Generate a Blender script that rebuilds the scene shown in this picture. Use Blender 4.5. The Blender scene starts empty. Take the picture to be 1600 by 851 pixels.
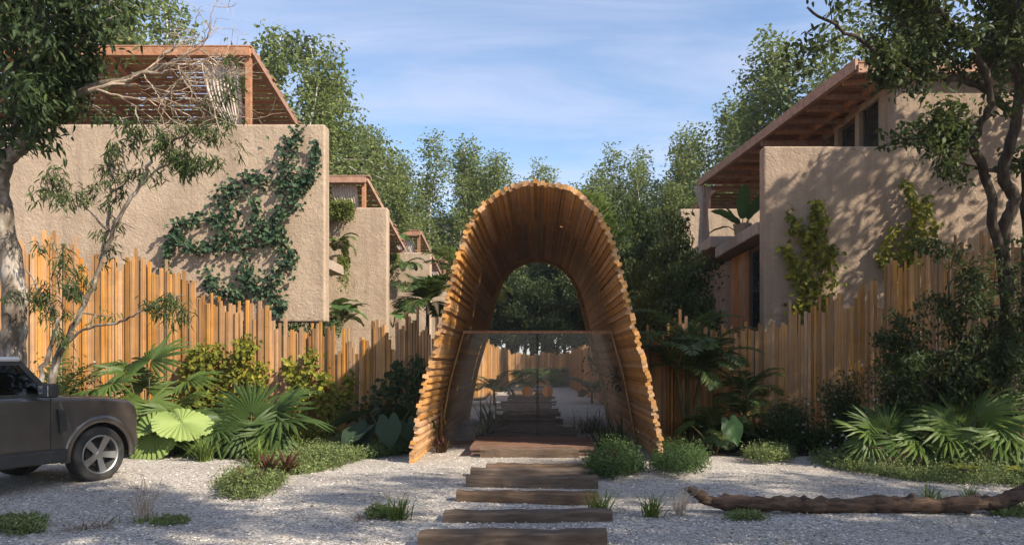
import bpy, bmesh, math, random
import numpy as np
from mathutils import Vector, Matrix

sc = bpy.context.scene
R = math.radians

# ------------------------------------------------------------------ camera
CX, CY, F, CAMZ = 842.0, 565.0, 1150.0, 1.72
cd = bpy.data.cameras.new('camera'); cam = bpy.data.objects.new('camera', cd)
sc.collection.objects.link(cam); sc.camera = cam
cam.location = (0, 0, CAMZ); cam.rotation_euler = (R(90), 0, 0)
cd.sensor_width = 36; cd.lens = 36 * F / 1600
cd.shift_x = -(CX - 800) / 1600; cd.shift_y = (CY - 425.5) / 1600
cd.clip_start = 0.05; cd.clip_end = 2000

# ------------------------------------------------------------------ light
SUN = Vector((1.0, -0.62, 0.9)).normalized()
elev = math.asin(SUN.z); azim = math.atan2(SUN.x, SUN.y)
world = bpy.data.worlds.new('World'); sc.world = world; world.use_nodes = True
nt = world.node_tree; nt.nodes.clear()
wo = nt.nodes.new('ShaderNodeOutputWorld'); bg = nt.nodes.new('ShaderNodeBackground')
sky = nt.nodes.new('ShaderNodeTexSky'); sky.sky_type = 'NISHITA'; sky.sun_disc = False
sky.sun_elevation = elev; sky.sun_rotation = azim
sky.air_density = 1.0; sky.dust_density = 0.8; sky.ozone_density = 2.2; sky.altitude = 0
bg.inputs[1].default_value = 0.12
# thin streaky cirrus, laid out by direction on a high plane
tc = nt.nodes.new('ShaderNodeTexCoord')
sep = nt.nodes.new('ShaderNodeSeparateXYZ'); nt.links.new(tc.outputs['Generated'], sep.inputs[0])
mz = nt.nodes.new('ShaderNodeMath'); mz.operation = 'MAXIMUM'; mz.inputs[1].default_value = 0.04
nt.links.new(sep.outputs[2], mz.inputs[0])
dx = nt.nodes.new('ShaderNodeMath'); dx.operation = 'DIVIDE'; nt.links.new(sep.outputs[0], dx.inputs[0]); nt.links.new(mz.outputs[0], dx.inputs[1])
dy = nt.nodes.new('ShaderNodeMath'); dy.operation = 'DIVIDE'; nt.links.new(sep.outputs[1], dy.inputs[0]); nt.links.new(mz.outputs[0], dy.inputs[1])
cmb = nt.nodes.new('ShaderNodeCombineXYZ'); nt.links.new(dx.outputs[0], cmb.inputs[0]); nt.links.new(dy.outputs[0], cmb.inputs[1])
mp = nt.nodes.new('ShaderNodeMapping'); mp.inputs['Scale'].default_value = (0.45, 1.0, 1); mp.inputs['Rotation'].default_value = (0, 0, 0.25)
mp.inputs['Location'].default_value = (0.9, 0.4, 0)
nt.links.new(cmb.outputs[0], mp.inputs[0])
n1 = nt.nodes.new('ShaderNodeTexNoise'); n1.inputs['Scale'].default_value = 1.5; n1.inputs['Detail'].default_value = 9; n1.inputs['Roughness'].default_value = 0.6; n1.inputs['Distortion'].default_value = 0.5
nt.links.new(mp.outputs[0], n1.inputs['Vector'])
cr = nt.nodes.new('ShaderNodeMapRange'); cr.inputs[1].default_value = 0.36; cr.inputs[2].default_value = 0.74; cr.inputs[3].default_value = 0.0; cr.inputs[4].default_value = 0.62
nt.links.new(n1.outputs[0], cr.inputs[0])
mx = nt.nodes.new('ShaderNodeMix'); mx.data_type = 'RGBA'
mx.inputs[7].default_value = (3.9, 3.9, 4.7, 1)
nt.links.new(cr.outputs[0], mx.inputs[0]); nt.links.new(sky.outputs[0], mx.inputs[6])
nt.links.new(mx.outputs[2], bg.inputs[0]); nt.links.new(bg.outputs[0], wo.inputs[0])

sd = bpy.data.lights.new('sun', 'SUN'); sun = bpy.data.objects.new('sun', sd); sc.collection.objects.link(sun)
sd.energy = 5.0; sd.angle = R(0.7); sd.color = (1.0, 0.89, 0.73)
sun.rotation_euler = SUN.to_track_quat('Z', 'Y').to_euler(); sun.location = (20, -10, 30)

sc.view_settings.view_transform = 'Standard'; sc.view_settings.look = 'None'
sc.view_settings.exposure = 0.98; sc.view_settings.gamma = 1.0; sc.view_settings.use_curve_mapping = False
sc.render.engine = 'CYCLES'
sc.cycles.use_denoising = True; sc.cycles.max_bounces = 7; sc.cycles.transparent_max_bounces = 12
sc.cycles.diffuse_bounces = 3; sc.cycles.glossy_bounces = 3; sc.cycles.transmission_bounces = 4
sc.cycles.caustics_reflective = False; sc.cycles.caustics_refractive = False
sc.cycles.sample_clamp_indirect = 6

# ------------------------------------------------------------------ helpers
col = sc.collection
def PX(x, y, D): return np.array([(x - CX) * D / F, D, CAMZ - (y - CY) * D / F])
def XD(x, D): return (x - CX) * D / F
def ZD(y, D): return CAMZ - (y - CY) * D / F
def GND(x, y):
    D = CAMZ * F / (y - CY); return np.array([(x - CX) * D / F, D, 0.0])

class Geo:
    def __init__(s): s.v = []; s.n = 0; s.f = []
    def add(s, V, Fc, m=0):
        V = np.asarray(V, dtype=np.float64).reshape(-1, 3)
        Fc = np.asarray(Fc, dtype=np.int64)
        s.v.append(V); s.f.append((Fc + s.n, m)); s.n += len(V)
    def mesh(s, name, mats, smooth=False, off=None):
        me = bpy.data.meshes.new(name)
        V = np.concatenate(s.v) if s.v else np.zeros((0, 3))
        if off is not None: V = V - np.asarray(off)
        loops = np.concatenate([f.ravel() for f, m in s.f]); sizes = np.concatenate([np.full(len(f), f.shape[1]) for f, m in s.f])
        mi = np.concatenate([np.full(len(f), m) for f, m in s.f])
        me.vertices.add(len(V)); me.vertices.foreach_set('co', V.astype(np.float32).ravel())
        me.loops.add(len(loops)); me.loops.foreach_set('vertex_index', loops.astype(np.int32))
        st = np.concatenate([[0], np.cumsum(sizes)[:-1]]).astype(np.int32)
        me.polygons.add(len(sizes)); me.polygons.foreach_set('loop_start', st)
        me.polygons.foreach_set('material_index', mi.astype(np.int32))
        me.polygons.foreach_set('use_smooth', np.full(len(sizes), bool(smooth)))
        me.update(calc_edges=True)
        for m in (mats if isinstance(mats, (list, tuple)) else [mats]): me.materials.append(m)
        return me

def unit(v):
    v = np.asarray(v, float); return v / (np.linalg.norm(v, axis=-1, keepdims=True) + 1e-9)

BOXF = [[0,3,2,1],[4,5,6,7],[0,1,5,4],[1,2,6,5],[2,3,7,6],[3,0,4,7]]
def box(g, lo, hi, m=0):
    (a,b,c),(d,e,f) = lo, hi
    g.add([[a,b,c],[d,b,c],[d,e,c],[a,e,c],[a,b,f],[d,b,f],[d,e,f],[a,e,f]], BOXF, m)
def beam(g, p, q, w, h, up=(0,0,1), m=0):
    """box from p to q, w across, h along up"""
    p = np.asarray(p, float); q = np.asarray(q, float); a = unit(q - p); s = unit(np.cross(a, up)); u = np.cross(s, a)
    V = []
    for e in (p, q):
        for i, j in ((-1,-1),(1,-1),(1,1),(-1,1)): V.append(e + s*i*w/2 + u*j*h/2)
    g.add(V, [[0,1,2,3],[7,6,5,4],[0,4,5,1],[1,5,6,2],[2,6,7,3],[3,7,4,0]], m)
def tube(g, pts, rad, n=7, m=0, cap=True, rough=0.0, rng=None):
    pts = np.asarray(pts, float); k = len(pts); rad = np.broadcast_to(np.asarray(rad, float), (k,))
    T = unit(np.gradient(pts, axis=0)); ref = np.array([0.31, 0.2, 0.93]); 
    if abs(np.dot(T[0], ref)) > 0.9: ref = np.array([0.9, 0.3, 0.1])
    A = unit(np.cross(T, ref)); B = np.cross(T, A)
    th = np.linspace(0, 2*np.pi, n, endpoint=False)
    rr = rad[:, None] * np.ones((1, n))
    if rough and rng is not None: rr = rr * (1 + rough * rng.normal(size=(k, n)))
    V = pts[:, None] + rr[..., None] * (np.cos(th)[None, :, None]*A[:, None] + np.sin(th)[None, :, None]*B[:, None])
    V = V.reshape(-1, 3); i = np.arange(k-1)[:, None]*n; j = np.arange(n)[None]; j2 = (j+1) % n
    Fq = np.stack([i+j, i+j2, i+n+j2, i+n+j], -1).reshape(-1, 4)
    base = g.n
    g.add(V, Fq, m)
    if cap:
        for r, rev in ((0, True), (k-1, False)):
            ring = V[r*n:(r+1)*n]; c = ring.mean(0); idx = [[n, (q+1) % n, q] if rev else [n, q, (q+1) % n] for q in range(n)]
            g.add(np.vstack([ring, c]), idx, m)
def smooth_path(pts, k=5):
    """catmull-rom through pts"""
    P = np.asarray(pts, float); Q = np.vstack([2*P[0]-P[1], P, 2*P[-1]-P[-2]]); out = []
    for i in range(1, len(Q)-2):
        for t in np.linspace(0, 1, k, endpoint=False):
            a, b, c, d = Q[i-1], Q[i], Q[i+1], Q[i+2]
            out.append(0.5*((2*b)+(c-a)*t+(2*a-5*b+4*c-d)*t*t+(3*b-a-3*c+d)*t**3))
    out.append(P[-1]); return np.array(out)
def leaves(g, P, A, N, L, W, fold=0.12, bend=0.12, m=0):
    """folded two-triangle leaves"""
    P = np.asarray(P, float); n = len(P); A = unit(A); S = unit(np.cross(A, N)); N = np.cross(S, A)
    L = np.broadcast_to(L, (n,))[:, None]; W = np.broadcast_to(W, (n,))[:, None]
    mid = P + A*L*0.42
    l = mid + S*W/2 + N*W*fold; r = mid - S*W/2 + N*W*fold; t = P + A*L - N*L*bend
    V = np.stack([P, r, t, l], 1).reshape(-1, 3); b = np.arange(n)[:, None]*4
    g.add(V, np.concatenate([b + [[0,1,2]], b + [[0,2,3]]], 0), m)
def leaves6(g, P, A, N, L, W, fold=0.1, bend=0.25, m=0):
    """longer leaves, four quads-ish: base, two shoulders pairs, tip, bent"""
    P = np.asarray(P, float); n = len(P); A = unit(A); S = unit(np.cross(A, N)); N = np.cross(S, A)
    L = np.broadcast_to(L, (n,))[:, None]; W = np.broadcast_to(W, (n,))[:, None]
    c1 = P + A*L*0.3; c2 = P + A*L*0.68 - N*L*bend*0.4; t = P + A*L - N*L*bend
    u = N*W*fold
    V = np.stack([P, c1-S*W/2+u, c1, c1+S*W/2+u, c2-S*W*.4+u, c2, c2+S*W*.4+u, t], 1).reshape(-1, 3); b = np.arange(n)[:, None]*8
    g.add(V, np.concatenate([b+[[0,1,2]], b+[[0,2,3]], b+[[4,7,5]], b+[[5,7,6]]], 0), m)
    g.add(V[:0], np.zeros((0,4)), m)
    g.f.append((np.concatenate([b+[[1,4,5,2]], b+[[2,5,6,3]]], 0) + g.n - len(V), m))
def blades(g, P, az, L, W, lean, curl, segs=4, m=0):
    """grass-like blades; az azimuth, lean initial angle from vertical, curl extra bending"""
    P = np.asarray(P, float); n = len(P); az = np.asarray(az)
    out = np.stack([np.cos(az), np.sin(az), 0*az], -1); side = np.stack([-np.sin(az), np.cos(az), 0*az], -1)
    L = np.broadcast_to(L, (n,)); W = np.broadcast_to(W, (n,)); lean = np.broadcast_to(lean, (n,)); curl = np.broadcast_to(curl, (n,))
    c = P.copy(); rows = []
    for s in range(segs+1):
        t = s/segs; w = W*(0.75+0.6*t-1.33*t*t) if s < segs else W*0.02
        rows.append((c - side*(w/2)[:, None], c + side*(w/2)[:, None]))
        a = lean + curl*t; c = c + (L/segs)[:, None]*(out*np.sin(a)[:, None] + np.array([0,0,1.])*np.cos(a)[:, None])
    V = np.stack([x for r in rows for x in r], 1).reshape(-1, 3); k = 2*(segs+1); b = np.arange(n)[:, None]*k
    g.add(V, np.concatenate([b+[[2*s, 2*s+1, 2*s+3, 2*s+2]] for s in range(segs)], 0), m)

def link(name, me, parent=None, loc=(0,0,0), rot=None, scale=None, kind=None, label=None):
    o = bpy.data.objects.new(name, me); col.objects.link(o); o.location = loc
    if rot is not None: o.rotation_euler = rot
    if scale is not None: o.scale = scale
    if parent is not None: o.parent = parent
    if kind: o['kind'] = kind
    if label: o['label'] = label
    return o
def thing(name, label, cat, loc=(0,0,0), rz=0.0, group=None):
    o = bpy.data.objects.new(name, None); col.objects.link(o); o.location = loc; o.rotation_euler = (0,0,rz)
    o.empty_display_size = 0.2
    o['label'] = label; o['category'] = cat
    if group: o['group'] = group
    return o
def tag(o, label, cat, group=None, kind=None):
    o['label'] = label; o['category'] = cat
    if group: o['group'] = group
    if kind: o['kind'] = kind
    return o
def copy_tree(o, parent=None):
    c = o.copy(); col.objects.link(c); c.parent = parent
    for ch in list(o.children): copy_tree(ch, c)
    return c
def bevel_box_mesh(name, lo, hi, mat, b=0.03, seg=2, off=(0,0,0)):
    bm = bmesh.new(); g = bmesh.ops.create_cube(bm, size=1.0)
    for v in bm.verts:
        v.co = Vector([lo[i]+(v.co[i]+0.5)*(hi[i]-lo[i])-off[i] for i in range(3)])
    if b: bmesh.ops.bevel(bm, geom=list(bm.edges), offset=b, segments=seg, profile=0.5, affect='EDGES')
    me = bpy.data.meshes.new(name); bm.to_mesh(me); bm.free(); me.materials.append(mat); return me

# ------------------------------------------------------------------ materials
def newmat(name):
    m = bpy.data.materials.new(name); m.use_nodes = True; n = m.node_tree; n.nodes.clear()
    out = n.nodes.new('ShaderNodeOutputMaterial'); p = n.nodes.new('ShaderNodeBsdfPrincipled')
    n.links.new(p.outputs[0], out.inputs[0]); return m, n, p, out
def noise(n, vec, scale, detail=4, rough=0.55, dist=0.0):
    t = n.nodes.new('ShaderNodeTexNoise'); t.inputs['Scale'].default_value = scale; t.inputs['Detail'].default_value = detail
    t.inputs['Roughness'].default_value = rough; t.inputs['Distortion'].default_value = dist
    if vec is not None: n.links.new(vec, t.inputs['Vector'])
    return t.outputs[0]
def ramp(n, fac, stops):
    r = n.nodes.new('ShaderNodeValToRGB'); e = r.color_ramp.elements
    while len(e) < len(stops): e.new(0.5)
    for k, (p, c) in enumerate(stops): e[k].position = p; e[k].color = (*c, 1)
    n.links.new(fac, r.inputs[0]); return r.outputs[0]
def mixc(n, fac, a, b, mode='MIX'):
    m = n.nodes.new('ShaderNodeMix'); m.data_type = 'RGBA'; m.blend_type = mode
    if isinstance(fac, float): m.inputs[0].default_value = fac
    else: n.links.new(fac, m.inputs[0])
    for s, v in ((6, a), (7, b)):
        if isinstance(v, tuple): m.inputs[s].default_value = (*v, 1)
        else: n.links.new(v, m.inputs[s])
    return m.outputs[2]
def mathn(n, op, a, b=None):
    m = n.nodes.new('ShaderNodeMath'); m.operation = op
    for i, v in enumerate((a, b)):
        if v is None: continue
        if isinstance(v, (int, float)): m.inputs[i].default_value = v
        else: n.links.new(v, m.inputs[i])
    return m.outputs[0]
def bump(n, p, h, strength, dist):
    b = n.nodes.new('ShaderNodeBump'); b.inputs['Strength'].default_value = strength; b.inputs['Distance'].default_value = dist
    n.links.new(h, b.inputs['Height']); n.links.new(b.outputs[0], p.inputs['Normal']); return b
def geopos(n): return n.nodes.new('ShaderNodeNewGeometry').outputs['Position']

def stucco(name, c1, c2, c3):
    m, n, p, _ = newmat(name); pos = geopos(n)
    big = noise(n, pos, 0.55, 5, 0.6); mid = noise(n, pos, 3.2, 6, 0.65, 0.4); fine = noise(n, pos, 13, 6, 0.72, 0.5)
    mp = n.nodes.new('ShaderNodeMapping'); mp.inputs['Scale'].default_value = (2.2, 2.2, 0.16); n.links.new(pos, mp.inputs[0])
    streak = noise(n, mp.outputs[0], 1.6, 5, 0.6)
    c = ramp(n, big, [(0.3, c1), (0.52, c2), (0.72, c3)])
    c = mixc(n, ramp(n, mid, [(0.35, (0,0,0)), (0.8, (0.5,)*3)]), c, tuple(x*0.72 for x in c1))
    c = mixc(n, ramp(n, streak, [(0.46, (0,0,0)), (0.76, (0.6,)*3)]), c, tuple(x*0.6 for x in c1))
    dv = n.nodes.new('ShaderNodeVectorMath'); dv.operation = 'ADD'; nc = n.nodes.new('ShaderNodeTexNoise'); nc.inputs['Scale'].default_value = 2.0; nc.inputs['Detail'].default_value = 5; n.links.new(pos, nc.inputs['Vector'])
    n.links.new(pos, dv.inputs[0]); n.links.new(nc.outputs['Color'], dv.inputs[1]); vc = n.nodes.new('ShaderNodeTexVoronoi'); vc.feature = 'DISTANCE_TO_EDGE'; vc.inputs['Scale'].default_value = 0.45; n.links.new(dv.outputs[0], vc.inputs['Vector'])
    crack = mathn(n, 'MULTIPLY', ramp(n, vc.outputs['Distance'], [(0.002, (0.55,)*3), (0.006, (0,0,0))]), ramp(n, big, [(0.5, (0,0,0)), (0.58, (1,1,1))]))
    c = mixc(n, crack, c, tuple(x*0.35 for x in c1))
    n.links.new(c, p.inputs['Base Color']); p.inputs['Roughness'].default_value = 0.95; p.inputs['Specular IOR Level'].default_value = 0.15
    h = mathn(n, 'ADD', mathn(n, 'MULTIPLY', mid, 0.5), mathn(n, 'MULTIPLY', fine, 0.55))
    bump(n, p, h, 0.9, 0.06); return m
M = {}
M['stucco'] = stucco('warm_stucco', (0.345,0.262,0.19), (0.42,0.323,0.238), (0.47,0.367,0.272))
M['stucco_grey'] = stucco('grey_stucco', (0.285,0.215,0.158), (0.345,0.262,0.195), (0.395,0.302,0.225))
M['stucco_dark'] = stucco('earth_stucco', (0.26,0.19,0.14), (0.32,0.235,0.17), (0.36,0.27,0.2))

def wood(name, cs, axis=2, rough=0.65, grain=(26, 26, 1.1), useobj=True, bumpd=0.004, var=0.25, grey=0.0):
    m, n, p, _ = newmat(name); oi = n.nodes.new('ShaderNodeObjectInfo'); tcn = n.nodes.new('ShaderNodeTexCoord')
    src = tcn.outputs['Object'] if useobj else geopos(n)
    av = n.nodes.new('ShaderNodeVectorMath'); av.operation = 'ADD'
    cx = n.nodes.new('ShaderNodeCombineXYZ'); r10 = mathn(n, 'MULTIPLY', oi.outputs['Random'], 37.0)
    for i in range(3): n.links.new(r10, cx.inputs[i])
    n.links.new(src, av.inputs[0]); n.links.new(cx.outputs[0], av.inputs[1])
    mp = n.nodes.new('ShaderNodeMapping'); mp.inputs['Scale'].default_value = grain; n.links.new(av.outputs[0], mp.inputs[0])
    g1 = noise(n, mp.outputs[0], 1.0, 6, 0.65, 0.6)
    pos = geopos(n); blotch = noise(n, pos, 2.6, 4, 0.6)
    c = ramp(n, g1, [(0.3, cs[0]), (0.5, cs[1]), (0.72, cs[2])])
    c = mixc(n, ramp(n, blotch, [(0.4, (0,0,0)), (0.75, (0.45,)*3)]), c, tuple(x*0.62 for x in cs[0]))
    if grey:
        mg = n.nodes.new('ShaderNodeMapping'); mg.inputs['Scale'].default_value = (5, 5, 0.9); n.links.new(pos, mg.inputs[0])
        c = mixc(n, ramp(n, noise(n, mg.outputs[0], 1.3, 5, 0.65), [(0.46, (0,0,0)), (0.72, (grey,)*3)]), c, (0.20, 0.15, 0.105))
        kn = n.nodes.new('ShaderNodeTexVoronoi'); kn.inputs['Scale'].default_value = 3.4; n.links.new(pos, kn.inputs['Vector'])
        c = mixc(n, ramp(n, kn.outputs['Distance'], [(0.035, (0.75,)*3), (0.07, (0,0,0))]), c, tuple(x*0.35 for x in cs[0]))
    hsv = n.nodes.new('ShaderNodeHueSaturation')
    vr = n.nodes.new('ShaderNodeMapRange'); vr.inputs[3].default_value = 1-var; vr.inputs[4].default_value = 1+var; n.links.new(oi.outputs['Random'], vr.inputs[0])
    sr = n.nodes.new('ShaderNodeMapRange'); sr.inputs[3].default_value = 1.12; sr.inputs[4].default_value = 0.82
    rr2 = mathn(n, 'FRACT', mathn(n, 'MULTIPLY', oi.outputs['Random'], 7.31)); n.links.new(rr2, sr.inputs[0])
    n.links.new(vr.outputs[0], hsv.inputs['Value']); n.links.new(sr.outputs[0], hsv.inputs['Saturation']); n.links.new(c, hsv.inputs['Color'])
    n.links.new(hsv.outputs[0], p.inputs['Base Color']); p.inputs['Roughness'].default_value = rough; p.inputs['Specular IOR Level'].default_value = 0.3
    bump(n, p, g1, 0.5, bumpd); return m
M['fence'] = wood('fence_wood', ((0.21,0.09,0.029), (0.38,0.19,0.063), (0.51,0.285,0.106)), grain=(7, 7, 2.6), var=0.32, grey=0.55)
M['arch'] = wood('arch_wood', ((0.31,0.145,0.052), (0.50,0.262,0.098), (0.62,0.365,0.15)), grain=(6, 6, 5), var=0.24, grey=0.3)
M['pergola'] = wood('pergola_wood', ((0.21,0.105,0.062), (0.33,0.175,0.108), (0.43,0.245,0.158)), grain=(9, 9, 9), useobj=False, var=0.15)
M['panel'] = wood('panel_wood', ((0.30,0.125,0.05), (0.44,0.195,0.08), (0.55,0.27,0.12)), grain=(9, 9, 2), useobj=False, var=0.12)
M['sleeper'] = wood('sleeper_wood', ((0.065,0.042,0.028), (0.125,0.083,0.055), (0.20,0.14,0.098)), grain=(2.2, 22, 22), rough=0.85, bumpd=0.012, var=0.2)
M['deck'] = wood('deck_wood', ((0.10,0.05,0.031), (0.16,0.085,0.053), (0.22,0.12,0.078)), grain=(2.0, 20, 20), rough=0.7, bumpd=0.006, var=0.15)
M['log'] = wood('driftwood', ((0.028,0.018,0.013), (0.09,0.057,0.04), (0.18,0.122,0.086)), grain=(2.5, 26, 26), rough=0.9, bumpd=0.03, var=0.0)

def bark(name, c1, c2, c3, s=(9, 9, 2), bd=0.02):
    m, n, p, _ = newmat(name); pos = geopos(n)
    mp = n.nodes.new('ShaderNodeMapping'); mp.inputs['Scale'].default_value = s; n.links.new(pos, mp.inputs[0])
    a = noise(n, mp.outputs[0], 1.0, 6, 0.65, 0.5); b = noise(n, pos, 3.0, 3, 0.6)
    f = mathn(n, 'ADD', mathn(n, 'MULTIPLY', a, 0.65), mathn(n, 'MULTIPLY', b, 0.35))
    c = ramp(n, f, [(0.36, c1), (0.5, c2), (0.64, c3)])
    n.links.new(c, p.inputs['Base Color']); p.inputs['Roughness'].default_value = 0.9; p.inputs['Specular IOR Level'].default_value = 0.2
    bump(n, p, a, 0.8, bd); return m
M['bark_dark'] = bark('dark_bark', (0.016,0.012,0.009), (0.042,0.032,0.025), (0.10,0.08,0.064), (14, 14, 3), 0.03)
M['bark_pale'] = bark('mottled_pale_bark', (0.045,0.034,0.025), (0.16,0.13,0.10), (0.42,0.37,0.32), (5, 5, 1.6))
M['bark_birch'] = bark('birch_bark', (0.05,0.045,0.04), (0.5,0.47,0.43), (0.62,0.6,0.56), (3, 3, 7))
M['twig'] = bark('bare_twig', (0.16,0.11,0.075), (0.32,0.245,0.18), (0.5,0.42,0.33))
M['stem'] = bark('green_brown_stem', (0.05,0.04,0.02), (0.09,0.08,0.035), (0.14,0.13,0.06))

def leafmat(name, c1, c2, c3=None, trans=0.3, rough=0.6, spec=0.22):
    m, n, p, out = newmat(name); g = n.nodes.new('ShaderNodeNewGeometry')
    stops = [(0.0, c1), (0.7, c2)] + ([(1.0, c3)] if c3 else [])
    c = ramp(n, g.outputs['Random Per Island'], stops)
    big = noise(n, g.outputs['Position'], 0.7, 2, 0.5)
    c = mixc(n, ramp(n, big, [(0.35, (0,0,0)), (0.7, (0.5,)*3)]), c, tuple(x*0.7 for x in c1))
    n.links.new(c, p.inputs['Base Color']); p.inputs['Roughness'].default_value = rough; p.inputs['Specular IOR Level'].default_value = spec
    t = n.nodes.new('ShaderNodeBsdfTranslucent')
    tcn = mixc(n, 0.4, c, (0.2, 0.22, 0.06), 'MIX'); n.links.new(tcn, t.inputs[0])
    mx = n.nodes.new('ShaderNodeMixShader'); mx.inputs[0].default_value = trans
    n.links.new(p.outputs[0], mx.inputs[1]); n.links.new(t.outputs[0], mx.inputs[2]); n.links.new(mx.outputs[0], out.inputs[0]); return m
M['lf_birch'] = leafmat('birch_leaves', (0.10,0.14,0.04), (0.19,0.24,0.075), (0.29,0.32,0.12), 0.45)
M['lf_broad'] = leafmat('broadleaf_leaves', (0.045,0.07,0.027), (0.095,0.125,0.048), (0.155,0.185,0.075), 0.34)
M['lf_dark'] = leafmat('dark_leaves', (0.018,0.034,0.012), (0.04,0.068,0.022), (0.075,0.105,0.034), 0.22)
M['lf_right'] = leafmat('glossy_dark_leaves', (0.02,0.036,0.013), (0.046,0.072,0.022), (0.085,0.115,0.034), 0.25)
M['lf_willow'] = leafmat('narrow_leaves', (0.03,0.055,0.018), (0.07,0.105,0.03), (0.12,0.15,0.045), 0.3)
M['lf_ivy'] = leafmat('ivy_leaves', (0.016,0.042,0.022), (0.036,0.075,0.036), (0.12,0.17,0.085), 0.15)
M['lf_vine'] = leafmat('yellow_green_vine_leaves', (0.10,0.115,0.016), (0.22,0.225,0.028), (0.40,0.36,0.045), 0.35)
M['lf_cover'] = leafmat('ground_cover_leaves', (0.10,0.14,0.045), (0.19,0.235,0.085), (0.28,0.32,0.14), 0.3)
M['lf_grass'] = leafmat('grass_blades', (0.07,0.12,0.022), (0.15,0.21,0.04), (0.25,0.29,0.075), 0.3)
M['lf_dry'] = leafmat('dry_grass_blades', (0.12,0.07,0.035), (0.24,0.155,0.08), (0.36,0.26,0.15), 0.15, 0.8, 0.1)
M['lf_red'] = leafmat('red_bromeliad_leaves', (0.045,0.012,0.01), (0.09,0.022,0.016), (0.08,0.085,0.03), 0.25)
M['lf_moss'] = leafmat('trailing_moss_leaves', (0.07,0.10,0.015), (0.14,0.18,0.03), (0.22,0.25,0.05), 0.3)
M['lf_fern'] = leafmat('fern_leaves', (0.035,0.075,0.022), (0.075,0.13,0.04), (0.12,0.18,0.06), 0.3)
M['flower'] = leafmat('white_petals', (0.6,0.6,0.55), (0.75,0.75,0.7), None, 0.3, 0.7, 0.1)

def frondmat(name, c1, c2, trans=0.3, rough=0.38):
    m, n, p, out = newmat(name); oi = n.nodes.new('ShaderNodeObjectInfo'); pos = geopos(n)
    f = mathn(n, 'ADD', mathn(n, 'MULTIPLY', oi.outputs['Random'], 0.6), mathn(n, 'MULTIPLY', noise(n, pos, 5.0, 4, 0.6), 0.6))
    c = ramp(n, f, [(0.2, c1), (0.85, c2)])
    n.links.new(c, p.inputs['Base Color']); p.inputs['Roughness'].default_value = rough+0.1; p.inputs['Specular IOR Level'].default_value = 0.28
    t = n.nodes.new('ShaderNodeBsdfTranslucent'); n.links.new(mixc(n, 0.4, c, (0.18, 0.22, 0.05)), t.inputs[0])
    mx = n.nodes.new('ShaderNodeMixShader'); mx.inputs[0].default_value = trans
    n.links.new(p.outputs[0], mx.inputs[1]); n.links.new(t.outputs[0], mx.inputs[2]); n.links.new(mx.outputs[0], out.inputs[0]); return m
M['fr_fan'] = frondmat('fan_frond', (0.04,0.075,0.016), (0.10,0.15,0.032))
M['fr_fan_dark'] = frondmat('dark_fan_frond', (0.022,0.046,0.012), (0.06,0.10,0.024))
M['fr_dead'] = frondmat('dead_fan_frond', (0.13,0.085,0.045), (0.26,0.18,0.10), 0.15, 0.8)
M['fr_light'] = frondmat('pale_pleated_leaf', (0.16,0.23,0.06), (0.27,0.35,0.11), 0.3, 0.55)
M['fr_palm'] = frondmat('feather_frond', (0.03,0.058,0.018), (0.075,0.12,0.034))
M['fr_bright'] = frondmat('bright_feather_frond', (0.08,0.13,0.03), (0.17,0.23,0.06))
M['fr_ear'] = frondmat('elephant_ear_leaf', (0.018,0.034,0.018), (0.034,0.058,0.03), 0.12, 0.6)
M['fr_ban'] = frondmat('paddle_leaf', (0.035,0.08,0.025), (0.08,0.15,0.045), 0.25, 0.35)

def plain(name, c, rough=0.5, metal=0.0, spec=0.5, coat=0.0):
    m, n, p, _ = newmat(name); p.inputs['Base Color'].default_value = (*c, 1); p.inputs['Roughness'].default_value = rough
    p.inputs['Metallic'].default_value = metal; p.inputs['Specular IOR Level'].default_value = spec; p.inputs['Coat Weight'].default_value = coat
    return m
def dusty(name, c, rough, metal=0.0, coat=0.0, amt=0.25, dust=(0.25,0.21,0.17)):
    m, n, p, _ = newmat(name); pos = geopos(n); a = noise(n, pos, 4, 6, 0.65, 0.3)
    f = ramp(n, a, [(0.45, (0,0,0)), (0.8, (amt,)*3)])
    n.links.new(mixc(n, f, c, dust), p.inputs['Base Color']); p.inputs['Metallic'].default_value = metal
    p.inputs['Coat Weight'].default_value = coat; p.inputs['Coat Roughness'].default_value = 0.08
    r = n.nodes.new('ShaderNodeMapRange'); r.inputs[3].default_value = rough; r.inputs[4].default_value = min(1, rough+0.25); n.links.new(a, r.inputs[0]); n.links.new(r.outputs[0], p.inputs['Roughness'])
    return m
M['car_paint'] = dusty('warm_grey_car_paint', (0.062,0.053,0.047), 0.24, 0.45, 1.0, 0.15)
M['car_black'] = dusty('black_plastic', (0.018,0.018,0.018), 0.55, amt=0.15)
M['tyre'] = dusty('tyre_rubber', (0.016,0.016,0.016), 0.8, amt=0.3)
M['alloy'] = dusty('alloy_wheel', (0.27,0.265,0.26), 0.35, 0.8, amt=0.1)
M['car_glass'] = plain('tinted_car_glass', (0.012,0.012,0.012), 0.04, 0, 0.7)
M['mirror'] = plain('mirror_glass', (0.8,0.82,0.85), 0.05, 1.0)
M['lit_roof'] = dusty('lit_roof_colour', (0.5,0.5,0.5), 0.35, 0.2, 0.5, 0.1)  # car roof coloured pale silver as if lit; the light is in the colour
M['lamp_glass'] = plain('lamp_glass', (0.6,0.6,0.62), 0.08, 0.2)
M['win_glass'] = plain('dark_window_glass', (0.02,0.023,0.025), 0.03, 0, 0.8)
M['alu'] = plain('bronze_aluminium', (0.10,0.08,0.065), 0.4, 0.6)
M['concrete'] = stucco('balcony_concrete', (0.33,0.255,0.20), (0.40,0.31,0.245), (0.44,0.35,0.28))
m, n, p, _ = newmat('striped_gauze'); pos = geopos(n)
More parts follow.
